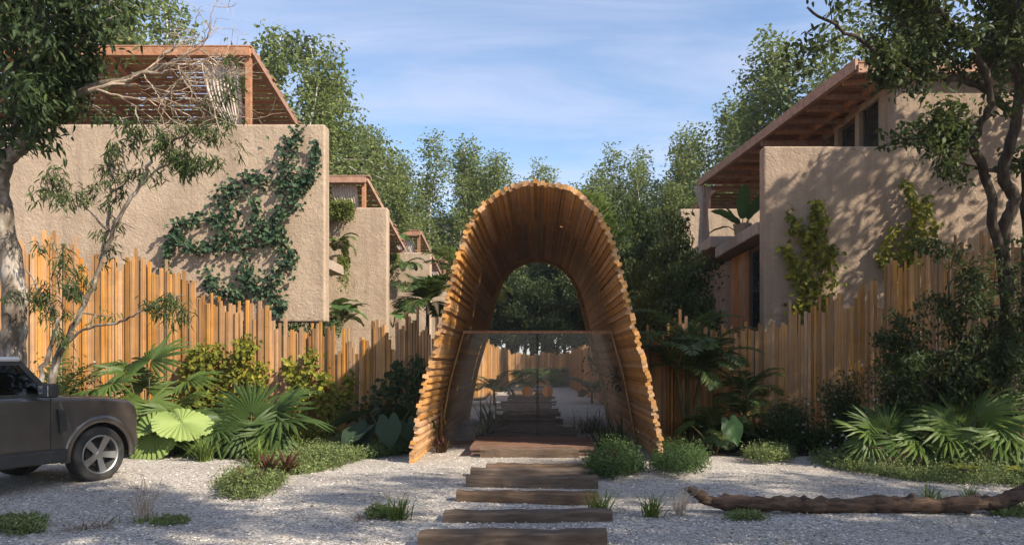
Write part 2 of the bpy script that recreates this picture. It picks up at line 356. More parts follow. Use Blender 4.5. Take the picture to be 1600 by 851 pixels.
a = noise(n, pos, 14, 3); n.links.new(ramp(n, a, [(0.3, (0.42,0.33,0.27)), (0.7, (0.62,0.52,0.44))]), p.inputs['Base Color']); p.inputs['Roughness'].default_value = 0.95; M['curtain'] = m
# clear gate glass with a faint, uneven milky film
m, n, p, out = newmat('gate_glass'); tr = n.nodes.new('ShaderNodeBsdfTransparent'); tr.inputs[0].default_value = (0.97,0.98,0.98,1)
gl = n.nodes.new('ShaderNodeBsdfGlossy'); gl.inputs['Roughness'].default_value = 0.03; gl.inputs[0].default_value = (1,1,1,1)
fr = n.nodes.new('ShaderNodeFresnel'); fr.inputs[0].default_value = 1.22
mx1 = n.nodes.new('ShaderNodeMixShader'); n.links.new(fr.outputs[0], mx1.inputs[0]); n.links.new(tr.outputs[0], mx1.inputs[1]); n.links.new(gl.outputs[0], mx1.inputs[2])
df = n.nodes.new('ShaderNodeBsdfDiffuse'); df.inputs[0].default_value = (0.62,0.6,0.57,1)
tl = n.nodes.new('ShaderNodeBsdfTranslucent'); tl.inputs[0].default_value = (0.62,0.6,0.57,1)
mxd = n.nodes.new('ShaderNodeMixShader'); n.links.new(df.outputs[0], mxd.inputs[1]); n.links.new(tl.outputs[0], mxd.inputs[2])
mx2 = n.nodes.new('ShaderNodeMixShader'); filmf = ramp(n, noise(n, geopos(n), 1.7, 5, 0.6), [(0.3, (0.03,)*3), (0.75, (0.08,)*3)])
n.links.new(filmf, mx2.inputs[0]); n.links.new(mx1.outputs[0], mx2.inputs[1]); n.links.new(mxd.outputs[0], mx2.inputs[2]); n.links.new(mx2.outputs[0], out.inputs[0])
M['glass'] = m

m, n, p, out = newmat('tinted_car_window'); tr = n.nodes.new('ShaderNodeBsdfTransparent'); tr.inputs[0].default_value = (0.34,0.33,0.31,1)
gl = n.nodes.new('ShaderNodeBsdfGlossy'); gl.inputs['Roughness'].default_value = 0.02; fr = n.nodes.new('ShaderNodeFresnel'); fr.inputs[0].default_value = 1.5
mx1 = n.nodes.new('ShaderNodeMixShader'); n.links.new(fr.outputs[0], mx1.inputs[0]); n.links.new(tr.outputs[0], mx1.inputs[1]); n.links.new(gl.outputs[0], mx1.inputs[2]); n.links.new(mx1.outputs[0], out.inputs[0])
M['car_window'] = m
# gravel
m, n, p, _ = newmat('crushed_stone'); pos = geopos(n)
def voro(scale):
    v = n.nodes.new('ShaderNodeTexVoronoi'); v.inputs['Scale'].default_value = scale; v.inputs['Randomness'].default_value = 1
    n.links.new(pos, v.inputs['Vector']); return v
v1 = voro(50); v2 = voro(100)
sepc = n.nodes.new('ShaderNodeSeparateColor'); n.links.new(v1.outputs['Color'], sepc.inputs[0])
c = ramp(n, sepc.outputs[0], [(0.0, (0.11,0.10,0.09)), (0.3, (0.38,0.347,0.31)), (1.0, (0.66,0.61,0.55))])
c = mixc(n, ramp(n, noise(n, pos, 0.6, 5, 0.6), [(0.45, (0,0,0)), (0.75, (0.6,)*3)]), c, (0.25,0.205,0.165))
c = mixc(n, ramp(n, noise(n, pos, 9, 4, 0.7), [(0.58, (0,0,0)), (0.75, (0.5,)*3)]), c, (0.30,0.27,0.24))
n.links.new(c, p.inputs['Base Color']); p.inputs['Roughness'].default_value = 0.9; p.inputs['Specular IOR Level'].default_value = 0.2
h = mathn(n, 'ADD', mathn(n, 'MULTIPLY', v1.outputs['Distance'], -1.0), mathn(n, 'MULTIPLY', v2.outputs['Distance'], -0.45))
h = mathn(n, 'ADD', h, mathn(n, 'MULTIPLY', sepc.outputs[1], 0.5)); bump(n, p, h, 0.9, 0.02)
M['gravel'] = m
m, n, p, _ = newmat('loose_stone'); g_ = n.nodes.new('ShaderNodeNewGeometry')
n.links.new(ramp(n, g_.outputs['Random Per Island'], [(0, (0.13,0.115,0.10)), (0.35, (0.40,0.365,0.325)), (1, (0.70,0.65,0.585))]), p.inputs['Base Color']); p.inputs['Roughness'].default_value = 0.9
M['stone'] = m
m, n, p, _ = newmat('leaf_litter_soil'); pos = geopos(n)
a = noise(n, pos, 18, 6, 0.7); n.links.new(ramp(n, a, [(0.3, (0.02,0.014,0.009)), (0.55, (0.06,0.042,0.026)), (0.75, (0.13,0.09,0.055))]), p.inputs['Base Color']); p.inputs['Roughness'].default_value = 1
bump(n, p, a, 0.9, 0.04); M['soil'] = m
# ------------------------------------------------------------------ ground
rng = np.random.default_rng(7)
nx, ny = 90, 110
xs = np.concatenate([[-600, -200, -80], np.linspace(-30, 30, nx), [80, 200, 600]]); ys = np.concatenate([[-300, -60], np.linspace(-12, 70, ny), [120, 300, 900]])
Xg, Yg = np.meshgrid(xs, ys)
def ground_z(x, y):
    return 0.03*np.sin(x*0.9+y*0.35)*np.sin(y*0.8-x*0.2) + 0.012*np.sin(x*3.1+1)*np.sin(y*2.7)
Zg = np.where((np.abs(Xg) < 31) & (Yg < 71) & (Yg > -13), ground_z(Xg, Yg), 0) - 0.03
g = Geo(); i = np.arange(len(ys)-1)[:, None]*len(xs); j = np.arange(len(xs)-1)[None]
g.add(np.stack([Xg, Yg, Zg], -1), np.stack([i+j, i+j+1, i+j+1+len(xs), i+j+len(xs)], -1).reshape(-1, 4))
o = link('gravel_ground', g.mesh('gravel_ground', M['gravel'], True)); o['kind'] = 'structure'; o['label'] = 'pale crushed stone gravel covering the whole forecourt'
def gz(x, y): return float(ground_z(np.array(x), np.array(y))) - 0.03

def sheet(name, poly, mat, z, label, n=40):
    """a planted bed: an irregular polygon filled by a fan grid that follows the ground"""
    P = smooth_path(list(poly)+[poly[0]], 6)[:-1]; c = P.mean(0); g = Geo(); k = len(P); rows = []
    for t in np.linspace(0.0, 1, 9):
        q = c + (P-c)*t; rows.append(np.column_stack([q, ground_z(q[:, 0], q[:, 1]) - 0.03 + (z if t < 0.95 else -0.02)]))
    V = np.concatenate(rows); f = []
    for r in range(8):
        a = r*k; jj = np.arange(k); f.append(np.stack([a+jj, a+(jj+1) % k, a+k+(jj+1) % k, a+k+jj], -1))
    g.add(V, np.concatenate(f)); o = link(name, g.mesh(name, mat, True)); o['kind'] = 'structure'; o['label'] = label; return o
sheet('soil_bed', [(-2.6,13.6),(-4.2,12.9),(-5.2,12.8),(-6.3,14.3),(-8.5,15.0),(-12,14.5),(-13,17.6),(-8,17.6),(-2.6,16.4)], M['soil'], 0.03, 'dark planted soil under the left fence')
sheet('soil_bed', [(2.55,14.0),(3.6,14.2),(5.0,13.6),(5.2,11.6),(7.5,10.8),(11.5,10.6),(13,14.2),(9,15.0),(2.6,16.4)], M['soil'], 0.03, 'dark planted soil under the right fence')
sheet('soil_bed', [(-2.6,23),(-9,23),(-9,58),(-2.6,58)], M['soil'], 0.02, 'planted strip of soil beyond the arch, house side')
sheet('soil_bed', [(2.6,23),(9,23),(9,58),(2.6,58)], M['soil'], 0.02, 'planted strip of soil beyond the arch, far garden side')

# loose stones lying on the gravel
N = 42000
D = 5.2 / (1 - rng.random(N)*(1-5.2/16)); x = rng.uniform(-60, 1660, N); X = (x-CX)*D/F
s = (0.0045+0.012*rng.random(N)**3)*(1+0.03*(D-5)); base = np.array([[1,0,0],[0,1,0],[-1,0,0],[0,-1,0],[0,0,.7],[0,0,-.7]])
V = base[None]*(0.65+0.7*rng.random((N,6,1))); a = rng.uniform(0, 6.28, N); ca, sa = np.cos(a)[:, None], np.sin(a)[:, None]
V = np.stack([V[..., 0]*ca-V[..., 1]*sa, V[..., 0]*sa+V[..., 1]*ca, V[..., 2]], -1)*s[:, None, None]*np.array([1.25, 1, 0.8])
C0 = np.stack([X, D, ground_z(X, D)-0.03+s*0.25], -1)
FO = np.array([[0,1,4],[1,2,4],[2,3,4],[3,0,4],[1,0,5],[2,1,5],[3,2,5],[0,3,5]])
g = Geo(); g.add((V+C0[:, None]).reshape(-1, 3), (np.arange(N)[:, None, None]*6+FO[None]).reshape(-1, 3))
o = link('gravel', g.mesh('gravel', M['stone'])); tag(o, 'loose pale stones scattered over the gravel forecourt', 'gravel', kind='stuff')

# ------------------------------------------------------------------ timber beams: one shared unit stick, long axis local z
def stick_mesh(name, mat, taper=0.0):
    g = Geo(); b = 0.06
    # box with chamfered long edges (8-gon section)
    sec = [(-.5+b,-.5),(.5-b,-.5),(.5,-.5+b),(.5,.5-b),(.5-b,.5),(-.5+b,.5),(-.5,.5-b),(-.5,-.5+b)]
    V = [(x, y, z) for z in (0, 1) for x, y in sec]; f = [[i, (i+1) % 8, 8+(i+1) % 8, 8+i] for i in range(8)]
    g.add(V, f); g.f.append((np.array([[7,6,5,4,3,2,1,0],[8,9,10,11,12,13,14,15]]), 0)); return g.mesh(name, mat)
ARCH_STICK = stick_mesh('arch_slat', M['arch']); FENCE_STICK = stick_mesh('fence_slat', M['fence']); PERG_STICK = stick_mesh('pergola_slat', M['pergola']); PANEL_STICK = stick_mesh('cladding_board', M['panel'])
def stick(name, me, parent, p, xax, yax, zax, w, t, L, off):
    o = bpy.data.objects.new(name, me); col.objects.link(o); o.parent = parent
    x, y, z = [Vector(v).normalized() for v in (xax, yax, zax)]
    mt = Matrix(((x.x*w, y.x*t, z.x*L, p[0]-off[0]), (x.y*w, y.y*t, z.y*L, p[1]-off[1]), (x.z*w, y.z*t, z.z*L, p[2]-off[2]), (0,0,0,1)))
    o.matrix_local = mt; return o

# ------------------------------------------------------------------ arch
AF, AS, AB = 12.93, 16.4, 22.4
half = [(2.20,-0.05),(1.95,1.33),(1.64,2.45),(1.40,3.45),(1.19,4.06),(0.90,4.47),(0.50,4.74),(0,4.84)]
prof = smooth_path([(-x, 0, z) for x, z in half] + [(x, 0, z) for x, z in half[-2::-1]], 30)
seg = np.concatenate([[0], np.cumsum(np.linalg.norm(np.diff(prof, axis=0), axis=1))]); NS = 176; NB = 118
u = np.linspace(0.03, seg[-1]-0.03, NS)
AP = np.stack([np.interp(u, seg, prof[:, k]) for k in range(3)], -1); AT = unit(np.gradient(AP, axis=0)); AN = np.stack([-AT[:, 2], 0*u, AT[:, 0]], -1)
arch = thing('wooden_arch', 'tall tunnel arch of stacked honey-coloured timber slats over the path', 'arch', (-0.03, AF, 0))
w0 = u[1]-u[0]
rr = random.Random(3)
for k in range(NS):
    rad = rr.uniform(-0.006, 0.008) + (rr.uniform(0.02, 0.042) if (k % 2 if rr.random() < 0.7 else rr.random() < 0.5) else 0)
    f = AF + rr.uniform(-0.05, 0.05) - rr.choice((0, 0, 0.04, 0.07)); p = AP[k] + AN[k]*rad
    up = abs(AP[k][0]) < 0.75
    gap = 0.92 if (up and rr.random() < 0.15) else 0.998
    stick('slat', ARCH_STICK, arch, (p[0]-0.03, f, p[2]), AT[k], -AN[k], (0,1,0), w0*gap, 0.085+rr.uniform(-.006,.012), AS-f+rr.uniform(-0.05,0.08), (-0.03, AF, 0))
ub = np.linspace(0.03, seg[-1]-0.03, NB); BP = np.stack([np.interp(ub, seg, prof[:, k]) for k in range(3)], -1); BT = unit(np.gradient(BP, axis=0)); BN = np.stack([-BT[:, 2], 0*ub, BT[:, 0]], -1); w1 = ub[1]-ub[0]
for k in range(NB):
    up = abs(BP[k][0]) < 0.75; p = BP[k] + BN[k]*(rr.uniform(-0.012, 0.015) + 0.05)
    stick('slat', ARCH_STICK, arch, (p[0]-0.03, AS+0.03+rr.uniform(0,0.05), p[2]), BT[k], -BN[k], (0,1,0), w1*(0.93 if up and rr.random() < 0.25 else 0.995), 0.08, AB-AS-0.1+rr.uniform(-0.12,0.12), (-0.03, AF, 0))
# inner ribs that carry the slats
def rib(D, inset, wd, name):
    g = Geo(); P = prof + 0; T = unit(np.gradient(P, axis=0)); Nn = np.stack([-T[:, 2], 0*T[:, 0], T[:, 0]], -1); k = len(P)
    a = P - Nn*inset; b = P - Nn*(inset+0.12); V = []
    for y in (D, D+wd): V += [a+[0,y,0], b+[0,y,0]]
    V = np.concatenate(V); i = np.arange(k-1)[:, None]
    f = np.concatenate([i+np.array([[q0, q1, q1+1, q0+1]]) for q0, q1 in ((0, k), (k, 3*k), (3*k, 2*k), (2*k, 0))])
    g.add(V-[0.03,0,0], f); link(name, g.mesh(name, M['arch'], off=(-0.03, AF, 0)), arch)
rib(AB-0.4, 0.02, 0.09, 'rib')

# ------------------------------------------------------------------ glass gate inside the arch
GD = 15.8; gate = thing('glass_gate', 'clear glass double gate with slim timber top rail inside the arch', 'gate', (-0.03, GD, 0))
off = (-0.03, GD, 0)
def halfw(z): # inner half width of arch at height z
    zz = [q[1] for q in half]; xx = [q[0] for q in half]; return float(np.interp(z, zz, xx)) - 0.07
zt = 2.33; wt = halfw(zt)
g = Geo(); box(g, (-wt-0.03, GD-0.035, zt), (wt-0.03, GD+0.035, zt+0.055)); link('top_rail', g.mesh('top_rail', M['panel'], off=off), gate)
for sgn in (-1, 1):
    g = Geo(); zs = np.linspace(0.02, zt-0.002, 14); inn = 0.012*sgn
    V = []
    for y in (GD-0.006, GD+0.006):
        for z in zs: V += [(inn-0.03, y, z), (sgn*(halfw(z)-0.09)-0.03, y, z)]
    m_ = len(zs); f = []
    for q in range(m_-1):
        f.append([2*q, 2*q+1, 2*q+3, 2*q+2]); b_ = 2*m_; f.append([b_+2*q, b_+2*q+2, b_+2*q+3, b_+2*q+1])
    g.add(V, f); pane = link('glass_pane', g.mesh('glass_pane', M['glass'], off=off), gate)
    # slanting timber jamb following the arch
    g = Geo()
    for q in range(m_-1): beam(g, (sgn*(halfw(zs[q])-0.02)-0.03, GD, zs[q]), (sgn*(halfw(zs[q+1])-0.02)-0.03, GD, zs[q+1]), 0.12, 0.03, up=(1,0,0))
    link('jamb', g.mesh('jamb', M['arch'], off=off), gate)
    # round timber pull handle of two boards
    for hb in (0, 1):
        g = Geo(); th = np.linspace(-math.pi/2, math.pi/2, 13) + (math.pi if hb == 0 else 0); rr_ = 0.115; cx_ = sgn*0.215-0.03+(0.003 if hb else -0.003); V = []
        for y in (GD-0.055, GD-0.015): V += [(cx_+rr_*math.cos(t), y, 1.09+rr_*math.sin(t)) for t in th]
        nf = len(th); g.add(V, [[q, q+1, nf+q+1, nf+q] for q in range(nf-1)]+[[nf-1, 0, nf, 2*nf-1]]); g.f.append((np.array([list(range(nf))[::-1], list(range(nf, 2*nf))]), 0))
        link('handle', g.mesh('handle', M['panel'], off=off), gate)
    g = Geo(); beam(g, (inn-0.03, GD, 0.03), (inn-0.03, GD, zt-0.003), 0.012, 0.03, up=(0,1,0)); link('edge_seal', g.mesh('edge_seal', M['car_black'], off=off), gate)
g = Geo(); box(g, (-2.03, GD-0.05, -0.05), (1.97, GD+0.05, 0.018)); link('threshold', g.mesh('threshold', M['deck'], off=off), gate)

# ------------------------------------------------------------------ path timbers
def rough_timber(name, x0, x1, y0, y1, z0, z1, mat, seed, tilt=0.0, yaw=0.0):
    r = np.random.default_rng(seed); k = 15; g = Geo(); xs = np.linspace(x0, x1, k); c = (x0+x1)/2; V = []
    yy0 = y0 + 0.012*np.cumsum(r.normal(size=k))/2; yy1 = y1 + 0.012*np.cumsum(r.normal(size=k))/2
    for q, x in enumerate(xs):
        dz = tilt*(x-c) + r.normal()*0.006; dyw = yaw*(x-c); b = 0.018
        sec = [(yy0[q], z0), (yy0[q]+r.normal()*.004, z1-b), (yy0[q]+b, z1), (yy1[q]-b, z1+r.normal()*.003), (yy1[q], z1-b), (yy1[q], z0)]
        ex = r.normal()*0.012 if q in (0, k-1) else 0
        V += [(x+ex, yv+dyw, zv+(dz if zv > z0 else 0)) for yv, zv in sec]
    f = [[a*6+b_, a*6+(b_+1) % 6, (a+1)*6+(b_+1) % 6, (a+1)*6+b_] for a in range(k-1) for b_ in range(6)]
    g.add(V, f); g.f.append((np.array([[0,1,2,3,4,5][::-1], [(k-1)*6+q for q in range(6)]][::1]), 0))
    loc = (c, (y0+y1)/2, 0); return link(name, g.mesh(name, mat, off=loc), loc=loc)
front = [(653,952,829,850,0.004,0.0,'long cracked timber sleeper closest to the camera, lowest in the picture'),
         (692,957,797,812,0.004,0.0,'slightly tilted timber sleeper, second up from the bottom of the path'),
         (713,936,767,783,0.0,0.0,'timber sleeper with grass at its end, third up from the bottom of the path'),
         (727,935,741,758,0.0,0.0,'thick timber sleeper, fourth up from the bottom of the path'),
         (735,930,730,742,0.0,0.0,'timber sleeper lying close behind the thick one, fifth up the path'),
         (757,916,724,732,0.0,0.0,'short timber sleeper just before the step at the arch, sixth up the path')]
for k, (a, b, yt, yb, tl, yw, lab) in enumerate(front):
    D = CAMZ*F/(yb-CY); h = (yb-yt)*0.8*D/F
    o = rough_timber('timber_sleeper', XD(a, D), XD(b, D), D, D+0.24, -0.06, h, M['sleeper'], 30+k, tl*1.5, 0.02*(k == 1))
    tag(o, lab, 'sleeper', 'timber sleepers of the path')
D = 13.45; o = rough_timber('timber_sleeper', XD(749,D), XD(905,D), D-0.16, D+0.02, -0.05, 0.155, M['sleeper'], 50); tag(o, 'dark timber sleeper lying against the front of the reddish step', 'sleeper', 'timber sleepers of the path')
st = thing('timber_step', 'low reddish timber step in front of the glass gate', 'step', (XD(833,13.6), 13.6, 0))
for q in range(9):
    y0 = 13.50+q*0.2
    g = Geo(); box(g, (XD(735,13.6), y0, 0.10), (XD(931,13.6), y0+0.192, 0.168)); link('plank', g.mesh('plank', M['deck'], off=(XD(833,13.6),13.6,0)), st)
g = Geo(); box(g, (XD(737,13.6), 13.53, -0.06), (XD(929,13.6), 15.25, 0.098)); link('step_frame', g.mesh('step_frame', M['deck'], off=(XD(833,13.6),13.6,0)), st)
r2 = random.Random(5); y = 16.5; ORD = 'first second third fourth fifth sixth seventh eighth ninth tenth eleventh'.split()
for k in range(26):
    w = r2.uniform(0.85, 1.15); cxx = -0.25 - 0.012*k + r2.uniform(-0.12, 0.12)
    o = rough_timber('timber_sleeper', cxx-w, cxx+w, y, y+0.26, -0.05, r2.uniform(0.05,0.10), M['sleeper'], 80+k)
    tag(o, ORD[k]+' timber sleeper of the path behind the glass gate' if k < 8 else 'dark timber sleeper in the far run of the path beyond the glass gate', 'sleeper', 'timber sleepers beyond the gate'); y += r2.uniform(0.62, 0.95) + 0.025*k

# ------------------------------------------------------------------ fences: every upright slat a part
def fence(label, pts, seed, wmin=0.04, wmax=0.088, jag=0.4, rails=True):
    """pts: (x, y, top height)"""
    r = random.Random(seed); P = np.array(pts, float); d = np.concatenate([[0], np.cumsum(np.linalg.norm(np.diff(P[:, :2], axis=0), axis=1))])
    base = (P[0][0], P[0][1], 0); t = thing('slat_fence', label, 'fence', base, group='upright slat fences'); s = 0.0; cnt = 0; runh = 0
    while s < d[-1]:
        w = r.uniform(wmin, wmax)
        x = np.interp(s+w/2, d, P[:, 0]); yv = np.interp(s+w/2, d, P[:, 1]); h = np.interp(s+w/2, d, P[:, 2])
        x2 = np.interp(min(s+w, d[-1]), d, P[:, 0]); y2 = np.interp(min(s+w, d[-1]), d, P[:, 1]); x1 = np.interp(max(s-0.05,0), d, P[:, 0]); y1 = np.interp(max(s-0.05,0), d, P[:, 1])
        T = unit(np.array([x2-x1, y2-y1, 0])); Nn = np.array([-T[1], T[0], 0])
        if r.random() < 0.35: runh = r.gauss(0, jag*0.55)
        hh = max(0.6, h + runh*0.7 + r.gauss(0, jag*0.28)); dp = r.uniform(-0.028, 0.028)
        ln = r.gauss(0, 0.004)
        stick('slat', FENCE_STICK, t, (x+Nn[0]*dp, yv+Nn[1]*dp, -0.06), T, Nn, (ln, 0, 1), w*(0.97 if r.random() < .8 else 0.9), r.uniform(0.035,0.06), hh+0.06, base); cnt += 1
        s += w*1.0
    if rails:
        for z in (0.45, 1.55):
            g = Geo()
            for q in range(len(P)-1):
                a = P[q]; b = P[q+1]; T = unit(np.array([b[0]-a[0], b[1]-a[1], 0])); Nn = np.array([-T[1], T[0], 0])
                if Nn[1] < 0: Nn = -Nn
                beam(g, (a[0]+Nn[0]*.085, a[1]+Nn[1]*.085, z), (b[0]+Nn[0]*.085, b[1]+Nn[1]*.085, z), 0.05, 0.09)
            link('rail', g.mesh('rail', M['fence'], off=base), t)
    return t
fence('tall lit fence of upright golden slats behind the car and palms', [(XD(690,15.4),15.4,2.3),(XD(650,16.2),16.2,2.3),(XD(560,16.6),16.6,2.28),(XD(480,16.8),16.8,2.5),(XD(400,16.8),16.8,2.95),(XD(330,16.8),16.8,3.25),(XD(290,16.8),16.8,3.55),(XD(200,16.7),16.7,4.0),(XD(100,16.4),16.4,4.2),(XD(20,16),16,4.25),(XD(-60,15.5),15.5,4.2)], 11)
fence('shaded fence of upright slats rising from the arch to the dark tree', [(XD(1000,15.4),15.4,2.3),(XD(1060,15.8),15.8,2.32),(XD(1190,15.8),15.8,2.4),(XD(1250,15.6),15.6,2.75),(XD(1310,15.4),15.4,3.1),(XD(1380,15.1),15.1,3.4),(XD(1460,14.7),14.7,3.75),(XD(1540,14.3),14.3,3.95),(XD(1650,13.8),13.8,4.0)], 12)
fence('slat fence seen through the gate, running along the house side', [(-3.4,35.6,2.6),(-2.6,36,2.6),(-2.45,42,2.5),(-2.1,54,2.4)], 13, 0.13, 0.2, 0.2, False)
fence('slat fence seen through the gate, opposite the sunlit one', [(3.5,30.5,2.5),(2.7,31,2.5),(2.45,40,2.5),(2.0,54,2.4)], 14, 0.13, 0.2, 0.2, False)
fence('slat fence closing the far end of the path', [(-2.3,54.6,2.3),(0,55.5,2.35),(2.2,54.6,2.3)], 15, 0.13, 0.2, 0.2, False)

# ------------------------------------------------------------------ houses
def wallbox(name, lo, hi, parent, off, mat='stucco', b=0.05):
    return link(name, bevel_box_mesh(name, lo, hi, M[mat], b, 3, off), parent)
def wallpoly(name, poly, y0, y1, parent, off, mat, b):
    bm = bmesh.new(); fc = bm.faces.new([bm.verts.new((x-off[0], y0-off[1], z-off[2])) for x, z in poly])
    ex = bmesh.ops.extrude_face_region(bm, geom=[fc]); bmesh.ops.translate(bm, vec=(0, y1-y0, 0), verts=[e for e in ex['geom'] if isinstance(e, bmesh.types.BMVert)])
    bmesh.ops.recalc_face_normals(bm, faces=bm.faces); bmesh.ops.bevel(bm, geom=list(bm.edges), offset=b, segments=3, profile=0.5, affect='EDGES')
    me = bpy.data.meshes.new(name); bm.to_mesh(me); bm.free(); me.materials.append(M[mat]); return link(name, me, parent)
def curtain(parent, off, x, y, z0, z1, w, seed, tie=0.45, sx=1):
    r = np.random.default_rng(seed); nu, nv = 36, 16; V = []
    for j in range(nv):
        t = j/(nv-1); z = z1+(z0-z1)*t; ww = w*(1-0.62*math.exp(-((t-tie)/0.28)**2)) if t < tie else w*(0.38+0.25*(t-tie)/(1-tie))
        cxx = x + sx*w*0.35*(math.exp(-((t-tie)/0.35)**2) if t < tie else 1)
        for i in range(nu):
            s = i/(nu-1)-0.5; V.append((cxx+s*ww, y+0.05*math.sin(i*1.9+0.5*math.sin(t*3))*(1-0.5*math.exp(-((t-tie)/.2)**2)), z))
    g = Geo(); i = np.arange(nv-1)[:, None]*nu; j = np.arange(nu-1)[None]
    g.add(V, np.stack([i+j, i+j+1, i+j+1+nu, i+j+nu], -1).reshape(-1, 4)); link('curtain', g.mesh('curtain', M['curtain'], True, off), parent)

def pergola(house, off, x0, x1, y0, z0, y1, z1, ns, posts, postz, seed, x1b=None, x0b=None, nraft=8):
    """lean-to slatted roof from front (y0,z0) to back (y1,z1); x1b is the side at the back"""
    x1b = x1 if x1b is None else x1b; x0b = x0 if x0b is None else x0b; r = random.Random(seed)
    g = Geo(); beam(g, (x0, y0, z0-0.06), (x1, y0, z0-0.06), 0.12, 0.2); pg = link('pergola', g.mesh('pergola', M['pergola'], off=off), house)
    for s in range(ns):
        t = (s+0.5)/ns; y = y0+(y1-y0)*t; z = z0+(z1-z0)*t+0.13+r.uniform(-.012,.012); a = x0+(x0b-x0)*t; b = x1+(x1b-x1)*t; w = (y1-y0)/ns*r.uniform(0.92, 0.985)
        stick('slat', PERG_STICK, pg, (a-r.uniform(0,.06), y, z), (0,1,0), (0,0,1), (1,0,0), w, 0.035, b-a+r.uniform(0,.12), off)
    for s in range(nraft):
        t = s/(nraft-1); a = x0+(x1-x0)*t; b = x0b+(x1b-x0b)*t
        g = Geo(); beam(g, (a, y0+0.065, z0), (b, y1, z1), 0.1, 0.16); link('rafter', g.mesh('rafter', M['pergola'], off=off), pg)
    for y, t in ((y0+(y1-y0)*0.5, 0.5), (y1-0.06, 1.0)):
        g = Geo(); z = z0+(z1-z0)*t-0.15; beam(g, (x0+(x0b-x0)*t, y, z), (x1+(x1b-x1)*t, y, z), 0.1, 0.14); link('purlin', g.mesh('purlin', M['pergola'], off=off), pg)
    for (px, py, pz) in posts:
        g = Geo(); beam(g, (px, py, postz), (px, py, pz), 0.13, 0.13, up=(0,1,0)); link('post', g.mesh('post', M['pergola'], off=off), pg)
    return pg
def window(house, off, lo, hi, axis, depth=0.1, bars=1):
    """window in a wall; axis 0: wall plane x=lo[0] facing -x ; axis 1: wall plane y=lo[1] facing -y"""
    g = Geo(); fw = 0.07
    if axis == 1:
        y = lo[1]
        for a, b in (((lo[0],y-.03,lo[2]),(lo[0]+fw,y+.05,hi[2])), ((hi[0]-fw,y-.03,lo[2]),(hi[0],y+.05,hi[2])), ((lo[0]+fw,y-.03,lo[2]),(hi[0]-fw,y+.05,lo[2]+fw)), ((lo[0]+fw,y-.03,hi[2]-fw),(hi[0]-fw,y+.05,hi[2]))): box(g, a, b)
        gp = Geo(); box(gp, (lo[0]+fw-.01,y-.004,lo[2]+fw-.01), (hi[0]-fw+.01,y+.02,hi[2]-fw+.01))
    else:
        x = lo[0]; 
        for a, b in (((x-.03,lo[1],lo[2]),(x+.05,lo[1]+fw,hi[2])), ((x-.03,hi[1]-fw,lo[2]),(x+.05,hi[1],hi[2])), ((x-.03,lo[1]+fw,lo[2]),(x+.05,hi[1]-fw,lo[2]+fw)), ((x-.03,lo[1]+fw,hi[2]-fw),(x+.05,hi[1]-fw,hi[2]))): box(g, a, b)
        gp = Geo(); box(gp, (x-.004,lo[1]+fw-.01,lo[2]+fw-.01), (x+.02,hi[1]-fw+.01,hi[2]-fw+.01))
    f = link('window', g.mesh('window', M['alu'], off=off), house); link('pane', gp.mesh('pane', M['win_glass'], off=off), f)

def left_house(label, D, xr, ztop, zbot, depth, pergx, pz0, pz1, xl, seed, detail=True):
    off = (xr, D, 0); h = thing('stucco_house', label, 'house', off, group='stucco houses with slatted roof terraces')
    wallbox('wall', (xl, D, zbot), (xr, D+0.4, ztop), h, off, b=0.055)
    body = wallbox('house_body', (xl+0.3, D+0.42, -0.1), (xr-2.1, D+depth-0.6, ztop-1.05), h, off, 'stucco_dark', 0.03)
    wallbox('balcony_slab', (xr-2.2, D+0.45, zbot+1.9), (xr-1.25, D+depth-0.7, zbot+2.2), h, off, 'concrete', 0.02)
    # back wall of the terrace and low log rail
    g = Geo(); box(g, (xl+0.4, D+depth-0.9, ztop-1.04), (pergx-0.6, D+depth-0.6, pz1-0.25)); link('terrace_wall', g.mesh('terrace_wall', M['stucco_dark'], off=off), h)
    for q in range(3):
        g = Geo(); tube(g, [(xl+0.5, D+1.6+q*0.02, ztop-0.05+q*0.17), (pergx-0.3, D+1.6+q*0.02, ztop-0.03+q*0.17)], 0.045, 7); link('rail', g.mesh('rail', M['twig'] if q == 0 else M['pergola'], True, off), h)
    n = 34 if detail else 16; y1 = D+depth
    pergola(h, off, xl, pergx, D+0.55, pz0, y1, pz1, n, [(pergx-0.1, D+0.72, pz0-0.15), (pergx-7.6, D+0.72, pz0-0.15)] if detail else [(pergx-0.1, D+0.72, pz0-0.15)], ztop-1.04, seed, nraft=9 if detail else 6)
    curtain(h, off, pergx-0.85, D+0.85, ztop-0.6, pz0-0.18, 0.95, seed, 0.75, 1)
    for q in range(3 if detail else 1):
        window(h, off, (xr-2.6, 0, 0), (0,0,0), 0) if False else None
    return h
left_house('large pale stucco house with ivy climbing its blank front wall', 18.0, -5.23, 7.53, 2.69, 7.2, XD(392,18.6), ZD(79,18.6), 8.15, -17.0, 21)
left_house('second stucco house of the row, with trailing green planters beside it', 25.6, -5.27, ZD(324,25.6), 0.0, 8.0, XD(572,26.2), ZD(279,26.2), 6.9, -15.0, 22, False)
left_house('third stucco house of the row, behind the feathery palm', 35.4, -5.2, ZD(394,35.4), 0.0, 8.0, XD(657,36), ZD(363,36), 6.9, -15.0, 23, False)
left_house('farthest stucco house of the row, only its terrace roof showing', 46.0, -5.3, ZD(432,46), 0.0, 8.0, XD(697,46.6), ZD(408,46.6), 6.8, -15.0, 24, False)

